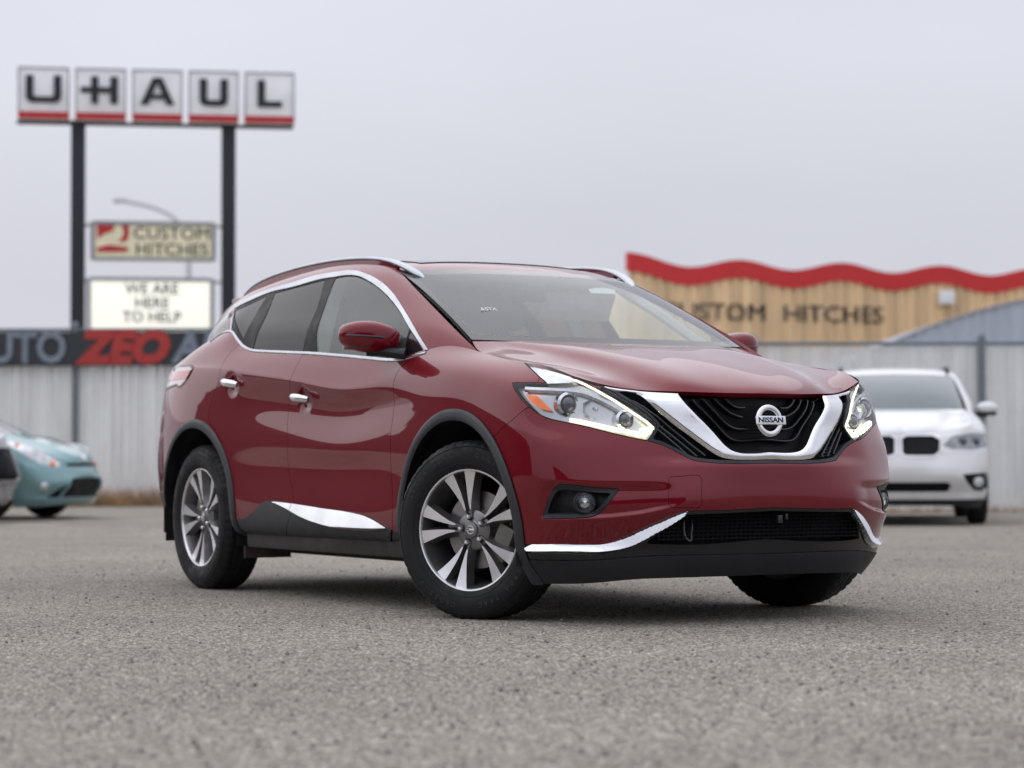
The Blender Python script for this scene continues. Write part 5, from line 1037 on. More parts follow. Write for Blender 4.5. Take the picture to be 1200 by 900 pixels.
hr = Gr.copy(); hr[..., 2] -= .045; hm = outward(grid_mesh(hr[10:150:5, ::5])); emit('headliner', hm, 0, M_LINER, suv, depth=.0)
Geo().box(-3.15, -.2, -.80, .80, .44, .60).build('floor', M_DASH, suv)
for s in (-1, 1):
    Geo().box(-2.45, -.55, min(s*.80, s*.84), max(s*.80, s*.84), .6, 1.12, .02).build('door_trim', M_INNER, suv)
    P = [(-1.66, s*.79, 1.15), (-1.72, s*.70, 1.42), (-1.74, s*.63, 1.56)]
    Geo().tube(P, .045, 8, flat=.5).build('pillar_trim', M_LINER, suv)
    P = [(-.42, s*.735, 1.16), (-.80, s*.672, 1.37), (-1.12, s*.615, 1.53)]
    Geo().tube(P, .028, 8).build('pillar_trim', M_LINER, suv)
    P = [(-2.75, s*.77, 1.15), (-2.75, s*.70, 1.42), (-2.72, s*.60, 1.56)]
    Geo().tube(P, .10, 8, flat=.4).build('pillar_trim', M_INNER, suv)
Mm = Matrix.Translation((-1.02, 0, 1.475)) @ Matrix.Rotation(R(8), 4, 'Y')
Geo().box(-.02, .02, -.125, .125, -.035, .035, .015, mat=Mm).box(.0, .09, -.07, .07, .02, .075, .015, mat=Mm).build('rear_view_mirror', M_DASH, suv)
Mv = Matrix.Translation((-1.10, .37, 1.50)) @ Matrix.Rotation(R(30), 4, 'Y')
vz = Geo().box(-.009, .009, -.21, .21, -.15, .0, .008, mat=Mv).build('sun_visor', M_LINER, suv)
Geo().box(.0095, .0105, -.16, -.02, -.09, -.03, mat=Mv).box(.0095, .0105, .03, .10, -.085, -.035, mat=Mv).build('warning_label', M_PAPER, vz)
# ---------------------------------------------------------------- fence, signs, buildings
RV = np.array([.5037, .8639]); DV = np.array([-.8637, .5039]); CV = np.array([8.789, -5.786])
def gp(lat, dep):
    """ground point lat metres to the right and dep metres ahead of the tripod"""
    p = CV+RV*lat+DV*dep; return float(p[0]), float(p[1])
ROT = math.atan2(.8639, .5037)           # local x = picture right, local y = away
M_SLATW = pm('fence_slat', (.88, .88, .86), .6, var=.14, vscale=2.2, streak=(2.2, 1, .22), bump=.05, bscale=40)
M_WIRE = pm('galvanised_wire', (.70, .72, .73), .5, .2, var=.15)
M_POSTG = pm('galvanised_post', (.17, .20, .225), .55, .3, var=.2)
M_BANNER = pm('banner_vinyl', (.035, .038, .045), .6, var=.25)
M_BANRED = pm('banner_red', (.42, .04, .035), .6, var=.15)
M_BANGREY = pm('banner_grey', (.20, .24, .29), .6, var=.2)
M_SIGNBLK = pm('sign_black', (.010, .013, .022), .5, var=.2)
M_SIGNWHT = pm('sign_white', (.86, .87, .89), .5, var=.1, vscale=2)
M_SIGNRED = pm('sign_red', (.46, .02, .025), .45, var=.12)
M_CREAM = pm('sign_cream', (.86, .81, .57), .5, var=.1, vscale=3)
M_READER = pm('reader_board_glow', (.85, .85, .76), .5, var=.05, emit=(1, .98, .84), estr=.42)  # board face given an even emission to raise its brightness
M_FRAMEG = pm('sign_frame', (.30, .31, .34), .5, .3, var=.15)
M_TAN = pm('tan_metal_wall', (.80, .585, .345), .6, var=.26, vscale=1.6, streak=(1.6, 1, .16))
M_REDBAND = pm('red_fascia', (.60, .022, .024), .5, var=.1)
M_LETTER = pm('brown_lettering', (.045, .035, .032), .5)
M_BLUEGREY = pm('blue_grey_metal_wall', (.43, .48, .55), .55, var=.14, vscale=2, streak=(2, 1, .15))
M_ROOFG = pm('grey_metal_roof', (.33, .36, .40), .5, .2, var=.15)
M_DRYGRASS = pm('dry_grass', (.33, .21, .11), .9, var=.5, vscale=2)
M_LINE = pm('worn_road_paint', (.62, .61, .60), .85, var=.35, vscale=8)
M_LAMPPOLE = pm('lamp_post_grey', (.50, .51, .54), .5, var=.1)
M_WHREF = pm('added_warehouse_wall', (.05, .028, .024), .7, var=.35, vscale=.3)
M_WHDOOR = pm('added_warehouse_door', (.22, .22, .23), .6, var=.2)
M_WHROOF = pm('added_warehouse_roof', (.05, .05, .055), .7, var=.2)
def fence(label, lat0, lat1, dep, h, post_lats, slat=.062, pitch=.068):
    x, y = gp((lat0+lat1)/2, dep); W = lat1-lat0
    t = thing('slatted_fence', label, 'fence', (x, y, 0), ROT)
    c = (lat0+lat1)/2
    g = Geo(); rnd = random.Random(int(dep*10))
    n = int(W/pitch)
    for i in range(n):
        u = -W/2+(i+.5)*pitch; j = rnd.uniform(-.006, .006); z1 = h-.04+rnd.uniform(-.02, .015)
        b = .012+rnd.uniform(-.004, .004)
        V = [(u-slat/2+j, .02, .04), (u+j, .02-b, .04), (u+slat/2+j, .02, .04), (u-slat/2+j, .02, z1), (u+j, .02-b, z1), (u+slat/2+j, .02, z1)]
        g.add(V, [(0, 1, 4, 3), (1, 2, 5, 4)])
    g.build('slats', M_SLATW, t, smooth=False)
    g = Geo(); P = .075; wd = .0045
    k = int((W+h)/P)
    for i in range(k):
        for sg in (1, -1):
            u0 = -W/2-h+i*P+(0 if sg > 0 else h)
            za, zb = .05, h
            ua, ub = u0, u0+sg*(zb-za)
            if ua < -W/2 and ub < -W/2 or ua > W/2 and ub > W/2: continue
            def cl(ua, za, ub, zb):
                if ua < -W/2: za += (-W/2-ua)/(ub-ua)*(zb-za); ua = -W/2
                if ua > W/2: za += (W/2-ua)/(ub-ua)*(zb-za); ua = W/2
                return ua, za
            a1 = cl(ua, za, ub, zb); b1 = cl(ub, zb, ua, za)
            yy = -.012 if sg > 0 else -.006
            g.add([(a1[0]-wd, yy, a1[1]), (a1[0]+wd, yy, a1[1]), (b1[0]+wd, yy, b1[1]), (b1[0]-wd, yy, b1[1])], [(0, 1, 2, 3)])
    g.build('chain_link', M_WIRE, t, smooth=False, recalc=False)
    g = Geo().tube([(-W/2, -.02, h), (W/2, -.02, h)], .024, 8); g.build('top_rail', M_POSTG, t)
    for L in post_lats:
        u = L-c
        Geo().tube([(u, -.06, -.1), (u, -.06, h+.06)], .048, 12).lathe([(.058, h+.05), (.055, h+.09), (.03, h+.12), (.0005, h+.125)], 14, mat=Matrix.Translation((u, -.06, 0))).build('post', M_POSTG, t)
    return t
fence('tall light grey slatted chain-link fence at left, behind the teal car', -16.2, -1.9, 36.6, 2.74, (-15.84, -12.82, -9.8, -6.78, -3.76))
fence('lower light grey slatted chain-link fence at right, behind the white car', -1.5, 10.6, 31.0, 2.22, (.15, 3.15, 6.16, 9.2))
# banner on the left fence
x, y = gp(-6.1, 36.45)
bn = thing('fence_banner', 'long black banner with red and grey lettering tied along top of left fence', 'banner', (x, y, 0), ROT)
g = Geo(); n = 60
for side_ in (0,):
    V = []; F = []
    for i in range(n+1):
        u = -4.0+8.0*i/n; wv = .012*math.sin(i*.9)+.006*math.sin(i*2.3)
        for z in (2.17, 2.35, 2.53, 2.70): V.append((u, wv*(1-abs(z-2.44)*1.5), z))
    for i in range(n):
        for k in range(3): F.append((4*i+k, 4*i+4+k, 4*i+5+k, 4*i+1+k))
    g.add(V, F)
bs = g.build('sheet', M_BANNER, bn)
Mt = lambda u, z: Matrix(((1, 0, 0, u), (0, 0, -1, -.02), (0, 1, 0, z), (0, 0, 0, 1)))
text_mesh('grey_lettering', 'AUTO', .66, M_BANGREY, bn, Mt(-.80, 2.435), .003, .020, xscale=.86, align='RIGHT')
text_mesh('red_lettering', 'ZEO', .66, M_BANRED, bn, Mt(.08, 2.435), .003, .045, shear=.22, xscale=1.02)
text_mesh('grey_lettering', 'AIR', .66, M_BANGREY, bn, Mt(.86, 2.435), .003, .025, shear=.2, xscale=.9, align='LEFT')
# dry grass at the foot of the fence
rg = random.Random(3); g = Geo()
for i in range(5200):
    L = rg.uniform(-10, -1.9) if i % 3 else rg.gauss(-6.0, .9)
    dp = 36.5-abs(rg.gauss(0, .22)); hgt = rg.uniform(.06, .24)*(1.5 if -7.2 < L < -4.6 else .8)
    if -3.2 < L < -2: hgt *= .6
    x, y = gp(L, dp); a = rg.uniform(0, 6.28); lx, ly = rg.gauss(0, .06), rg.gauss(0, .06); w_ = .006
    cx, cy = math.cos(a)*w_, math.sin(a)*w_
    g.add([(x-cx, y-cy, 0), (x+cx, y+cy, 0), (x+lx, y+ly, hgt)], [(0, 1, 2)])
for i in range(2200):
    L = rg.uniform(-1.4, 10.4); dp = 30.9-abs(rg.gauss(0, .15)); hgt = rg.uniform(.03, .14)
    x, y = gp(L, dp); a = rg.uniform(0, 6.28); lx, ly = rg.gauss(0, .05), rg.gauss(0, .05); w_ = .006
    cx, cy = math.cos(a)*w_, math.sin(a)*w_
    g.add([(x-cx, y-cy, 0), (x+cx, y+cy, 0), (x+lx, y+ly, hgt)], [(0, 1, 2)])
dg = g.build('dry_grass', M_DRYGRASS, smooth=False, recalc=False); dg['kind'] = 'stuff'; tag(dg, 'dry brown grass and weeds along the foot of the fence', 'dry grass')
# ---- tall sign
def px_at(px, py, dep): return ((px-600)*dep/2763.87, .662+(542.1-py)*dep/2763.87)
SD = 50.0
x, y = gp((182-600)*SD/2763.87, SD)
ps = thing('pole_sign', 'tall sign on two black posts with five letter panels spelling U-HAUL above two boards', 'sign', (x, y, 0), ROT+R(9))
k_ = SD/2763.87
def lx(px): return (px-182)*k_
def lz(py): return .662+(542.1-py)*k_
for px in (91, 266.5):
    Geo().box(lx(px)-.15, lx(px)+.15, .10, .40, -.3, lz(139), .015).build('post', M_SIGNBLK, ps)
letters = ('U', 'H', 'A', 'U', 'L')
Ms = lambda u, v, yy=-.16: Matrix(((1, 0, 0, u), (0, 0, -1, yy), (0, 1, 0, v), (0, 0, 0, 1)))
for i, ch in enumerate(letters):
    u = lx(51.5+65.6*i); zt = lz(80); zb = lz(140.5)
    pn = Geo().box(u-.53, u+.53, -.14, .42, zb, zt, .02).build('letter_panel', M_SIGNWHT, ps)
    Geo().box(u-.53, u+.53, -.165, -.142, zb, zb+.15).build('red_band', M_SIGNRED, pn)
    fr = Geo()
    for a, b, c, d in ((u-.535, u-.505, zb+.15, zt), (u+.505, u+.535, zb+.15, zt), (u-.505, u+.505, zt-.03, zt)): fr.box(a, b, -.16, -.142, c, d)
    fr.build('edge_trim', M_FRAMEG, pn)
    cx_, cz_ = u, (zt+zb)/2+.085
    lg_ = Geo(); Ml = Ms(cx_, cz_)
    hw_, hh = (.37, .29) if i == 0 else (.30, .29)
    def bar(*pts): lg_.prism(pts, 0, .02, mat=Ml)
    if ch == 'U':
        o_ = [(-hw_, hh), (-hw_, -hh+.12), (-hw_+.035, -hh+.035), (-hw_+.12, -hh), (hw_-.12, -hh), (hw_-.035, -hh+.035), (hw_, -hh+.12), (hw_, hh), (hw_-.16, hh), (hw_-.16, -hh+.15), (hw_-.2, -hh+.125), (-hw_+.2, -hh+.125), (-hw_+.16, -hh+.15), (-hw_+.16, hh)]
        bar(*o_)
    elif ch == 'H':
        bar((-.20, hh), (-.20, -hh), (-.05, -hh), (-.05, hh)); bar((.20, hh), (.20, -hh), (.36, -hh), (.36, hh)); bar((-.05, .06), (-.05, -.06), (.20, -.06), (.20, .06)); bar((-.42, .06), (-.42, -.06), (-.20, -.06), (-.20, .06))
    elif ch == 'A':
        bar((-.36, -hh), (-.19, -hh), (.0, .18), (.0, hh), (-.10, hh)); bar((.19, -hh), (.36, -hh), (.10, hh), (.0, hh), (.0, .18)); bar((-.16, -.17), (.16, -.17), (.12, -.07), (-.12, -.07))
    else:
        bar((-.26, hh), (-.26, -hh), (.26, -hh), (.26, -hh+.125), (-.10, -hh+.125), (-.10, hh))
    lg_.build('lettering', M_SIGNBLK, pn, smooth=False)
Geo().box(lx(20), lx(343), .12, .36, lz(140.5)-.06, lz(140.5)-.005).build('rail', M_SIGNBLK, ps)
def board(name, p0, p1, q0, q1, mat):
    b_ = Geo().box(lx(p0), lx(p1), -.02, .34, lz(q1), lz(q0), .02).build(name, mat, ps)
    f_ = Geo(); t_ = .06
    f_.box(lx(p0)-.03, lx(p0)+t_, -.045, -.022, lz(q1), lz(q0)).box(lx(p1)-t_, lx(p1)+.03, -.045, -.022, lz(q1), lz(q0))
    f_.box(lx(p0)+t_, lx(p1)-t_, -.045, -.022, lz(q0)-t_, lz(q0)+.02).box(lx(p0)+t_, lx(p1)-t_, -.045, -.022, lz(q1)-.02, lz(q1)+t_)
    f_.build('frame', M_FRAMEG, b_); return b_
b1 = board('sign_board', 107, 250, 259, 304, M_CREAM)
text_mesh('lettering', 'CUSTOM', .36, M_SIGNBLK, b1, Ms(lx(200), lz(272.5), -.03), .004, .0, xscale=1.12)
text_mesh('lettering', 'HITCHES', .36, M_SIGNBLK, b1, Ms(lx(200), lz(291.5), -.03), .004, .0, xscale=1.08)
lg = Geo()
def pg(poly): lg.prism([(lx(a), lz(b)) for a, b in poly], 0, .01, mat=Matrix(((1, 0, 0, 0), (0, 0, -1, -.024), (0, 1, 0, 0), (0, 0, 0, 1))))
pg([(113, 262), (134, 263), (132, 269), (121, 274), (114, 279)]); pg([(141, 263), (150, 263), (150, 276), (147, 282), (138, 282), (143, 276), (144, 269)]); pg([(113, 290), (126, 286), (150, 289), (148, 294), (114, 295)])
lg.build('logo', M_SIGNRED, b1, smooth=False)
b2 = board('reader_board', 103, 248, 325, 392, M_READER)
for ln, py in (('WE ARE', 338), ('HERE', 354.5), ('TO HELP', 371)):
    text_mesh('lettering', ln, .32, M_SIGNBLK, b2, Ms(lx(177), lz(py), -.025), .003, .004, xscale=.98)
Geo().tube([(lx(96), .2, lz(262)), (lx(262), .2, lz(262))], .03).tube([(lx(96), .2, lz(328)), (lx(262), .2, lz(328))], .03).build('bracket', M_FRAMEG, ps)
# ---- far street lamp
x, y = gp((220-600)*85/2763.87, 85)
sl = thing('street_lamp', 'distant pale street lamp whose curved arm shows above the cream sign board', 'street lamp', (x, y, 0), ROT)
k85 = 85/2763.87
z_ = lambda py: .662+(542.1-py)*k85
u_ = lambda px: (px-220)*k85
Geo().tube([(0, 0, -.2), (0, 0, z_(272))], [.13, .09], 12).build('pole', M_LAMPPOLE, sl)
Geo().tube([tuple(p) for p in curve([(0, 0, z_(274)), (u_(207), 0, z_(258)), (u_(190), 0, z_(246)), (u_(165), 0, z_(238)), (u_(145), 0, z_(234))], 20)], .075, 8).build('arm', M_LAMPPOLE, sl)
Geo().box(u_(131), u_(147), -.16, .16, z_(236), z_(231), .05).build('lamp_head', M_LAMPPOLE, sl)
# ---- tan shop building with wavy red parapet
BD = 60.0; x, y = gp((737-600)*BD/2763.87, BD)
bl = thing('shop_building', 'tan corrugated metal shop with wavy red parapet and dark wall lettering', 'building', (x, y, 0), ROT+R(19))
kb = BD/2763.87
Wb = 15.0; Hb = 5.3
def wave(u): return 5.62+.115*math.cos((u-.15)*2*math.pi/2.93)+(.12*math.exp(-u*1.4))
g = Geo(); V = []; F = []; pitch = .30; pr = [(0, 0), (.17, 0), (.195, .065), (.275, .065)]
us = [(i*pitch+a, -b) for i in range(int(Wb/pitch)) for a, b in pr]
for u, yy in us: V += [(u, yy, -.1), (u, yy, wave(u)-.1)]
for i in range(len(us)-1): F.append((2*i, 2*i+2, 2*i+3, 2*i+1))
g.add(V, F); g.box(0, Wb, .05, 12, -.1, 5.0); g.build('wall', M_TAN, bl, smooth=False)
g = Geo(); V = []; F = []; nn = 180
for i in range(nn+1):
    u = -.05+(Wb+.1)*i/nn; t_ = wave(u)+.16; b_ = t_-.47
    V += [(u, -.09, b_), (u, -.09, t_), (u, .12, t_), (u, .12, b_)]
for i in range(nn):
    for k in range(4): F.append((4*i+k, 4*i+(k+1) % 4, 4*i+4+(k+1) % 4, 4*i+4+k))
F += [(0, 1, 2, 3), (4*nn+3, 4*nn+2, 4*nn+1, 4*nn)]
g.add(V, F); g.build('red_parapet', M_REDBAND, bl, angle=50)
for wd_, u_w, al_ in (('CUSTOM', 3.84, 'RIGHT'), ('HITCHES', 4.285, 'LEFT')):
    text_mesh('lettering', wd_, .62, M_LETTER, bl, Matrix(((1, 0, 0, u_w), (0, 0, -1, -.055), (0, 1, 0, .662+(542.1-368)*kb*1.02), (0, 0, 0, 1))), .02, .0, xscale=1.2, align=al_)
Geo().box(8.83, 9.27, -.22, -.04, 4.86, 5.22, .03).build('wall_light', M_SIGNWHT, bl)
# ---- blue grey arched building
QD = 48.0; x, y = gp((1300-600)*QD/2763.87, QD)
qb = thing('arched_building', 'blue grey corrugated building with arched roof, in front of the tan shop at right', 'building', (x, y, 0), ROT)
kq = QD/2763.87; Rq = 12.2; zt = 4.15; half = 7.2
def arc(u): return zt-Rq+math.sqrt(Rq*Rq-(u-.6)**2)
g = Geo(); V = []; F = []; pitch = .24
us = [(-half+i*pitch+a, -b) for i in range(int(2*half/pitch)) for a, b in ((0, 0), (.13, 0), (.16, .03), (.21, .03))]
for u, yy in us: V += [(u, yy, -.1), (u, yy, arc(u))]
for i in range(len(us)-1): F.append((2*i, 2*i+2, 2*i+3, 2*i+1))
g.add(V, F); g.build('wall', M_BLUEGREY, qb, smooth=False)
g = Geo(); V = []; F = []; nn = 60
for i in range(nn+1):
    u = -half+2*half*i/nn
    for yy, dz in ((-.05, .0), (-.05, .05), (9.0, .05), (9.0, 0)): V.append((u, yy, arc(u)+dz))
for i in range(nn):
    for k in range(4): F.append((4*i+k, 4*i+(k+1) % 4, 4*i+4+(k+1) % 4, 4*i+4+k))
g.add(V, F); g.build('roof', M_ROOFG, qb)
# ---- worn paint on the lot
x, y = gp((36-600)*24.4/2763.87, 24.4)
pl = mk('painted_line', [(x-.25*RV[0]-.06*DV[0], y-.25*RV[1]-.06*DV[1], .024), (x+.25*RV[0]-.06*DV[0], y+.25*RV[1]-.06*DV[1], .024), (x+.3*RV[0]+.08*DV[0], y+.3*RV[1]+.08*DV[1], .024), (x-.2*RV[0]+.08*DV[0], y-.2*RV[1]+.08*DV[1], .024)], [(0, 1, 2, 3)], M_LINE); pl['kind'] = 'structure'
# ---- unseen warehouses added for the paint and chrome to mirror
def added_warehouse(label, loc, rot, W, D, H, wall, doors):
    t = thing('added_warehouse', label, 'building', (*loc, 0), rot)
    Geo().box(0, W, 0, D, -.1, H).build('wall', wall, t, smooth=False)
    Geo().box(-.3, W+.3, -.3, D+.3, H, H+.35).build('roof', M_WHROOF, t, smooth=False)
    for u in doors:
        Geo().box(u, u+3.2, -.08, -.02, 0, H*.62).build('door', M_WHDOOR, t, smooth=False)
    return t
added_warehouse('long dark brick building, unseen, added across the lot to be mirrored in the red doors', (-75, -46), R(-4), 62, 14, 7.0, M_WHREF, (6, 18, 33, 47))
added_warehouse('dark brick building, unseen, added behind the camera to be mirrored in the red bumper', (24, -44), R(62), 46, 14, 6.2, M_WHREF, (8, 22, 34))
# ---------------------------------------------------------------- other parked vehicles
def simple_wheel(parent, x, y, r, flip, steer=0.):
    w = part('wheel', parent)
    ro = r/.381
    prof = [(.24, -.09), (.30, -.11), (.35, -.10), (.375, -.075), (.381, -.04), (.381, .04), (.375, .075), (.35, .10), (.30, .11), (.24, .09)]
    Geo().lathe([(a*ro, b) for a, b in prof], 48).build('tyre', M_TYRE, w)
    g = Geo().lathe([(.24*ro, .09), (.225*ro, .085), (.22*ro, .0), (.0005, -.0)], 40).lathe([(.07*ro, .03), (.06*ro, .07), (.0005, .075)], 24)
    for k in range(5):
        a = R(72*k); Mx = Matrix.Rotation(a, 4, 'Z')
        g.box(.03*ro, .228*ro, -.028, .028, .05, .085, .008, mat=Mx)
    g.build('rim', M_GUN, w)
    w.matrix_local = Matrix.Translation((x, y, r-.004)) @ Matrix.Rotation(steer+(math.pi if flip else 0), 4, 'Z') @ Matrix.Rotation(math.pi/2, 4, 'X')
def bg_car(name, label, cat, loc, heading, warp, pmat, feats, wr=.36, wx=(0, -2.825), wy=.80, mirror_mat=None):
    """a whole vehicle from warped body nets; feats(A, w, x, z) -> list of (part name, field function, material, off)"""
    t = thing(name, label, cat, (*loc, 0), heading)
    def net(k, a, b, m0, m1):
        return outward(grid_mesh(warp(eval_net(S[k], a, b, m0, m1))))
    low = net('lower', 110, 420, True, True)
    V = low[0]; f = np.full(len(V), 9.)
    for cx in wx: f = np.minimum(f, stadium(V, cx, wr)-wr*1.17)
    _, m = clip(low, f)
    for nm, fn, mat, off, dep, both in feats:
        A = m[0]; ff = fn(A[:, 0], A[:, 1], A[:, 2])
        piece, m = cut(m, ff, .002)
        if both: emit(nm, piece, 0, mat, t, off=off, depth=dep)
        else:
            for s in (-1, 1): emit(nm, piece, s, mat, t, off=off, depth=dep)
    emit('body', m, 0, pmat, t, depth=.03)
    hd = net('hood', 60, 50, True, False); emit('hood', (hd[0], hd[1], hd[2]), 0, pmat, t, off=-.002, depth=.02)
    emit('roof', net('roof', 40, 30, True, False), 0, pmat, t, depth=.02)
    Wm = net('windshield', 30, 30, True, False); emit('windshield', Wm, 0, M_BGGLASS, t, off=-.003, depth=.02)
    emit('rear_window', net('tailglass', 12, 20, True, False), 0, M_FRIT, t)
    sd0 = eval_net(S['side'], 50, 120); gx_ = sd0.reshape(-1, 3)
    sdm = outward(grid_mesh(warp(sd0)))
    base = outward(grid_mesh(sd0)); ff = sdf(base[0][:, [0, 2]], FEAT['dlo'][:, [0, 2]])
    gl, pi = cut(sdm, ff)
    emit('pillars', pi, 0, pmat, t, depth=.01)
    for s in (-1, 1): emit('side_window', gl, s, M_BGGLASS, t, off=-.004, depth=.01)
    g = Geo().box(wx[1]-.6, .7, -.7, .7, .20, .45, .03); g.build('underbody', M_DARK, t)
    for s in (-1, 1):
        bmv = warp(np.array([[[-.66, 1.0, 1.21]]]))[0, 0]
        g = Geo(); bm = bmesh.new(); bmesh.ops.create_uvsphere(bm, u_segments=20, v_segments=12, radius=1)
        for v in bm.verts: v.co = (bmv[0]+v.co.x*.08, s*(bmv[1]+v.co.y*.125), bmv[2]+v.co.z*.075)
        mo = g.bm(bm).build('door_mirror', mirror_mat or pmat, t)
        Geo().box(bmv[0]-.06, bmv[0]+.082, min(s*(bmv[1]-.11), s*(bmv[1]+.10)), max(s*(bmv[1]-.11), s*(bmv[1]+.10)), bmv[2]-.078, bmv[2]-.035, .02).build('mirror_base', M_TRIM, mo)
        Geo().tube([(bmv[0]+.02, s*(bmv[1]-.17), bmv[2]-.07), (bmv[0], s*bmv[1], bmv[2]-.065)], .03, 8).build('stalk', M_TRIM, mo)
        for cx in wx: simple_wheel(t, cx, s*wy, wr, s > 0)
    return t
M_BGGLASS = pm('dark_car_glass', (.05, .085, .09), .04, coat=.5, var=.1)
M_WHITE = paint('white_paint', (.70, .71, .72), metal=.0, rough=.4, dirt_amt=.35)
M_TEAL = paint('teal_paint', (.17, .33, .35), metal=.3, rough=.35, dirt_amt=.3)
M_GREY = paint('grey_paint', (.34, .34, .35), metal=.3, rough=.35, dirt_amt=.4)
M_CLEARLAMP = pm('clear_lamp', (.62, .64, .66), .12, .5, coat=1., var=.25, vscale=12)
M_SMOKELAMP = pm('smoked_lamp', (.22, .23, .25), .12, .5, coat=1., var=.4, vscale=14)
def box_f(w0, w1, z0, z1, xmin=.2, rr=.0):
    return lambda x, w, z: np.where(x > xmin, np.maximum(np.maximum(w0-w, w-w1), np.maximum(z0-z, z-z1)), 9.)
def poly_w(poly, xmin=.1): return lambda x, w, z: np.where(x > xmin, sdf(np.stack([w, z], 1), poly), 9.)
def poly_a(poly, xmin=.05): return lambda x, w, z: np.where(x > xmin, sdf(np.stack([w-x, z], 1), poly), 9.)
# white luxury crossover facing the camera at right
def warp_w(G):
    G = G.copy(); z = G[..., 2]; G[..., 2] = np.where(z < 1.2, z*1.03, 1.236+(z-1.2)*1.06)
    f = np.clip((G[..., 0]-.2)/.7, 0, 1); G[..., 0] -= .10*f*np.clip((z-.6)/.35, 0, 1)*(1-np.abs(G[..., 1])*.6)
    G[..., 0] += .06*f*np.clip((np.abs(G[..., 1])-.35)/.4, 0, 1)
    return G
dep = 24.6; x, y = gp((1052-600)*(dep)/2763.87, dep)
hd = math.atan2(-DV[1], -DV[0])-R(8)
kid = [(.04, .905), (.09, .93), (.36, .93), (.43, .885), (.415, .765), (.36, .725), (.08, .725), (.04, .75)]
hlw = [(.46, .83), (.56, .925), (.74, .955), (.93, .955), (.97, .90), (.93, .82), (.80, .785), (.55, .79)]
fgw = [(.66, .53), (.93, .545), (.95, .40), (.90, .355), (.78, .36), (.70, .45)]
itw = [(-.1, .445), (.50, .445), (.54, .41), (.50, .345), (-.1, .345)]
bw_ = bg_car('white_crossover', 'white crossover facing the camera with twin kidney grilles, beside the right fence', 'car', (x-.9*math.cos(hd), y-.9*math.sin(hd)), hd, warp_w, M_WHITE,
    [('kidney_grille', poly_w(kid), M_MESHBLK, -.02, .01, False), ('grille_frame', lambda x, w, z: poly_w(kid)(x, w, z)-.022, M_CHROME, .006, .03, False), ('headlight', poly_w(hlw), M_SMOKELAMP, -.004, .02, False), ('lower_valance', lambda x, w, z: z-.265, M_TRIM, 0., .02, True), ('fog_lamp_recess', poly_w(fgw), M_MESHBLK, -.03, .01, False), ('air_intake', poly_w(itw), M_MESHBLK, -.04, .02, True), ('front_bumper', lambda x, w, z: np.where(x > .3, np.maximum(z-.735-.02*w, w-x-.28), 9.), M_WHITE, 0., .02, True)], wr=.39, wy=.84)
vv = outward(grid_mesh(warp_w(eval_net(S['lower'], 60, 160, True, True))))
for s in (-1, 1):
    c = [p for p in vv[0] if abs(p[1]-.80) < .03 and abs(p[2]-.45) < .03 and p[0] > .2]
    cx = float(np.mean([p[0] for p in c]))
    Geo().lathe([(.0005, .03), (.045, .02), (.055, 0), (.055, -.05)], 24, mat=Matrix.Translation((cx-.02, s*.82, .45)) @ Matrix.Rotation(math.pi/2, 4, 'Y')).build('fog_lamp', M_CLEARLAMP, bw_)
    for zz, ww, rr in ((.865, .66, .045), (.865, .80, .045)):
        cand = vv[0][vv[0][:, 0] > .0]; j = np.argmin((cand[:, 1]-ww)**2+(cand[:, 2]-zz)**2)
        Geo().lathe([(.0005, .012), (rr, .004), (rr, -.03)], 20, mat=Matrix.Translation((cand[j, 0]-.002, s*ww, zz)) @ Matrix.Rotation(math.pi/2, 4, 'Y')).build('headlight_projector', M_PROJ, bw_)
    Geo().tube([(-1.15, s*.60, 1.675), (-1.35, s*.60, 1.725), (-2.4, s*.585, 1.735), (-2.8, s*.57, 1.69)], .02, 8).build('roof_rail', M_TRIM, bw_)
Geo().lathe([(.0005, .008), (.035, .006), (.041, 0)], 24, mat=Matrix.Translation((.812, 0, .985)) @ Matrix.Rotation(R(55), 4, 'Y')).build('badge', M_SATIN, bw_)
# teal hatchback at left
def warp_t(G):
    G = G.copy(); z = G[..., 2].copy(); x_ = G[..., 0].copy()
    G[..., 2] = z*.865; G[..., 1] *= .95
    f = np.clip((x_-.1)/.85, 0, 1); G[..., 2] -= .075*f*f*np.clip((z-.55)/.4, 0, 1)
    G[..., 0] = np.where(x_ < 0, x_*.93, x_*.95)
    return G
dep = 28.6; x, y = gp((99-600)*dep/2763.87, dep); hd = R(44)
M_TEALHL = [(-.34, .69), (-.20, .74), (.02, .835), (.22, .905), (.46, .945), (.56, .94), (.48, .865), (.32, .765), (.10, .685), (-.14, .635), (-.32, .62)]
bt = bg_car('teal_hatchback', 'teal hatchback with swept headlights, half hidden behind the grey truck at left', 'car', (x-.90*math.cos(hd), y-.90*math.sin(hd)), hd, warp_t, M_TEAL,
    [('headlight', poly_a(M_TEALHL), M_CLEARLAMP, -.003, .02, False),
     ('lower_grille', poly_w([(-.1, .50), (.34, .49), (.40, .47), (.46, .26), (-.1, .26)], .3), M_MESHBLK, -.03, .02, True),
     ('side_intake', poly_w([(.46, .42), (.58, .35), (.66, .26), (.50, .26)], .3), M_MESHBLK, -.03, .01, False),
     ('upper_grille', poly_w([(-.1, .665), (.36, .665), (.42, .645), (.36, .63), (-.1, .63)], .3), M_MESHBLK, -.015, .02, True)], wr=.325, wx=(0, -2.63), wy=.76)
vt = outward(grid_mesh(warp_t(eval_net(S['lower'], 60, 200, True, True))))
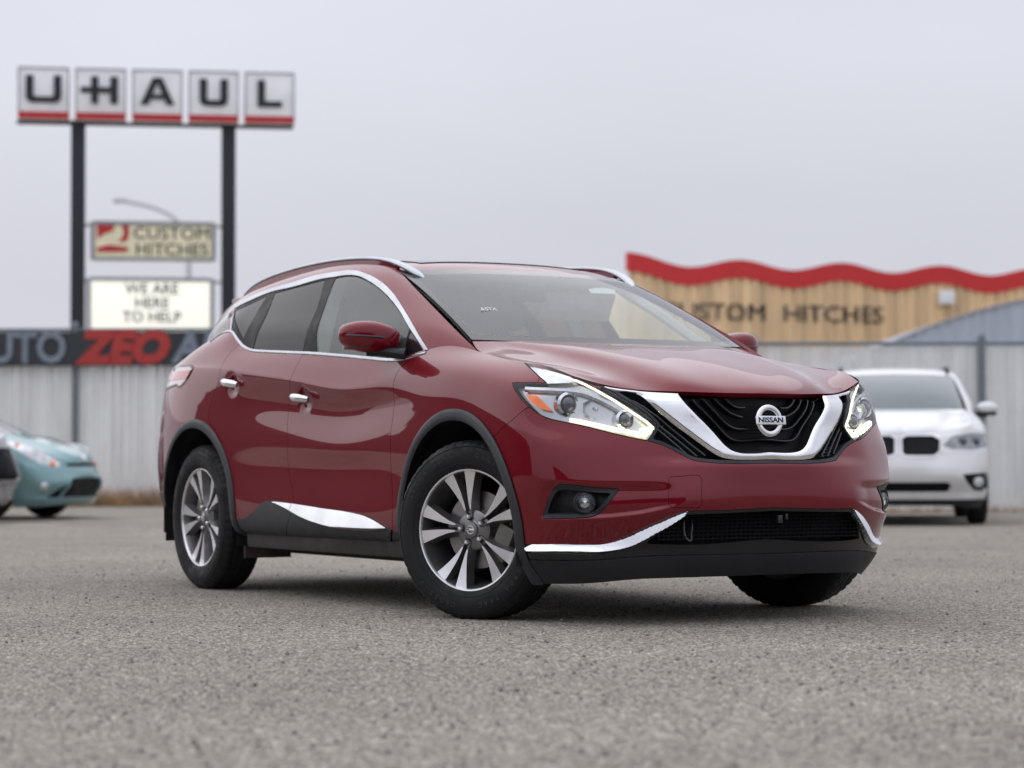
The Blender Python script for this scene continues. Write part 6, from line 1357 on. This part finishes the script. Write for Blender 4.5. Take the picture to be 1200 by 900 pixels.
def on_t(a, z):
    c = vt[0][vt[0][:, 0] > .05]; n = vt[1][vt[0][:, 0] > .05]; j = np.argmin((c[:, 1]-c[:, 0]-a)**2+(c[:, 2]-z)**2); return c[j], n[j]
for s in (-1, 1):
    for a, z, rr, mat, nm in ((.02, .385, .055, M_CLEARLAMP, 'fog_lamp'), (-.20, .668, .035, M_AMBER, 'indicator'), (.40, .895, .028, M_AMBER, 'indicator')):
        c, n = on_t(a, z); ax_ = Vector((n[0], s*n[1], n[2]))
        Geo().lathe([(.0005, .022), (rr*.7, .018), (rr, .0), (rr, -.03)], 20, mat=Matrix.Translation((c[0], s*c[1], c[2])) @ ax_.to_track_quat('Z', 'Y').to_matrix().to_4x4()).build(nm, mat, bt)
c, n = on_t(-.90, .715)
Geo().lathe([(.0005, .01), (.05, .008), (.062, 0)], 24, mat=Matrix.Translation((c[0], 0, c[2]+.01)) @ Matrix.Rotation(R(70), 4, 'Y') @ Matrix.Diagonal((.55, 1.1, 1, 1))).build('badge', M_CHROME, bt)
# grey truck at the left edge
def warp_g(G):
    G = G.copy(); z = G[..., 2].copy(); x_ = G[..., 0].copy(); w_ = G[..., 1]
    G[..., 2] = np.where(z < .95, z*1.06, 1.007+(z-.95)*1.0)
    f = np.clip((x_-.2)/.7, 0, 1); G[..., 0] += .26*f*np.clip((np.abs(w_)-.25)/.5, 0, 1)
    return G
dep = 26.4; x, y = gp((-16-600)*dep/2763.87, dep); hd = R(44)
gh = [(.50, .98), (.60, 1.02), (.90, 1.03), (.93, .88), (.60, .88)]
bgk = bg_car('grey_truck', 'silver grey truck showing only its front corner and dark grille at left edge', 'truck', (x-1.0*math.cos(hd), y-1.0*math.sin(hd)), hd, warp_g, M_GREY,
    [('grille', poly_w([(-.1, .84), (.60, .84), (.66, .80), (.66, .50), (.60, .47), (-.1, .47)], .3), M_MESHBLK, -.03, .03, True), ('headlight', poly_w(gh), M_CLEARLAMP, -.004, .02, False),
     ('bumper', lambda x, w, z: np.where(x > .55, np.maximum(.25-z, z-.42), 9.), M_SATIN, .02, .03, True)], wr=.39)
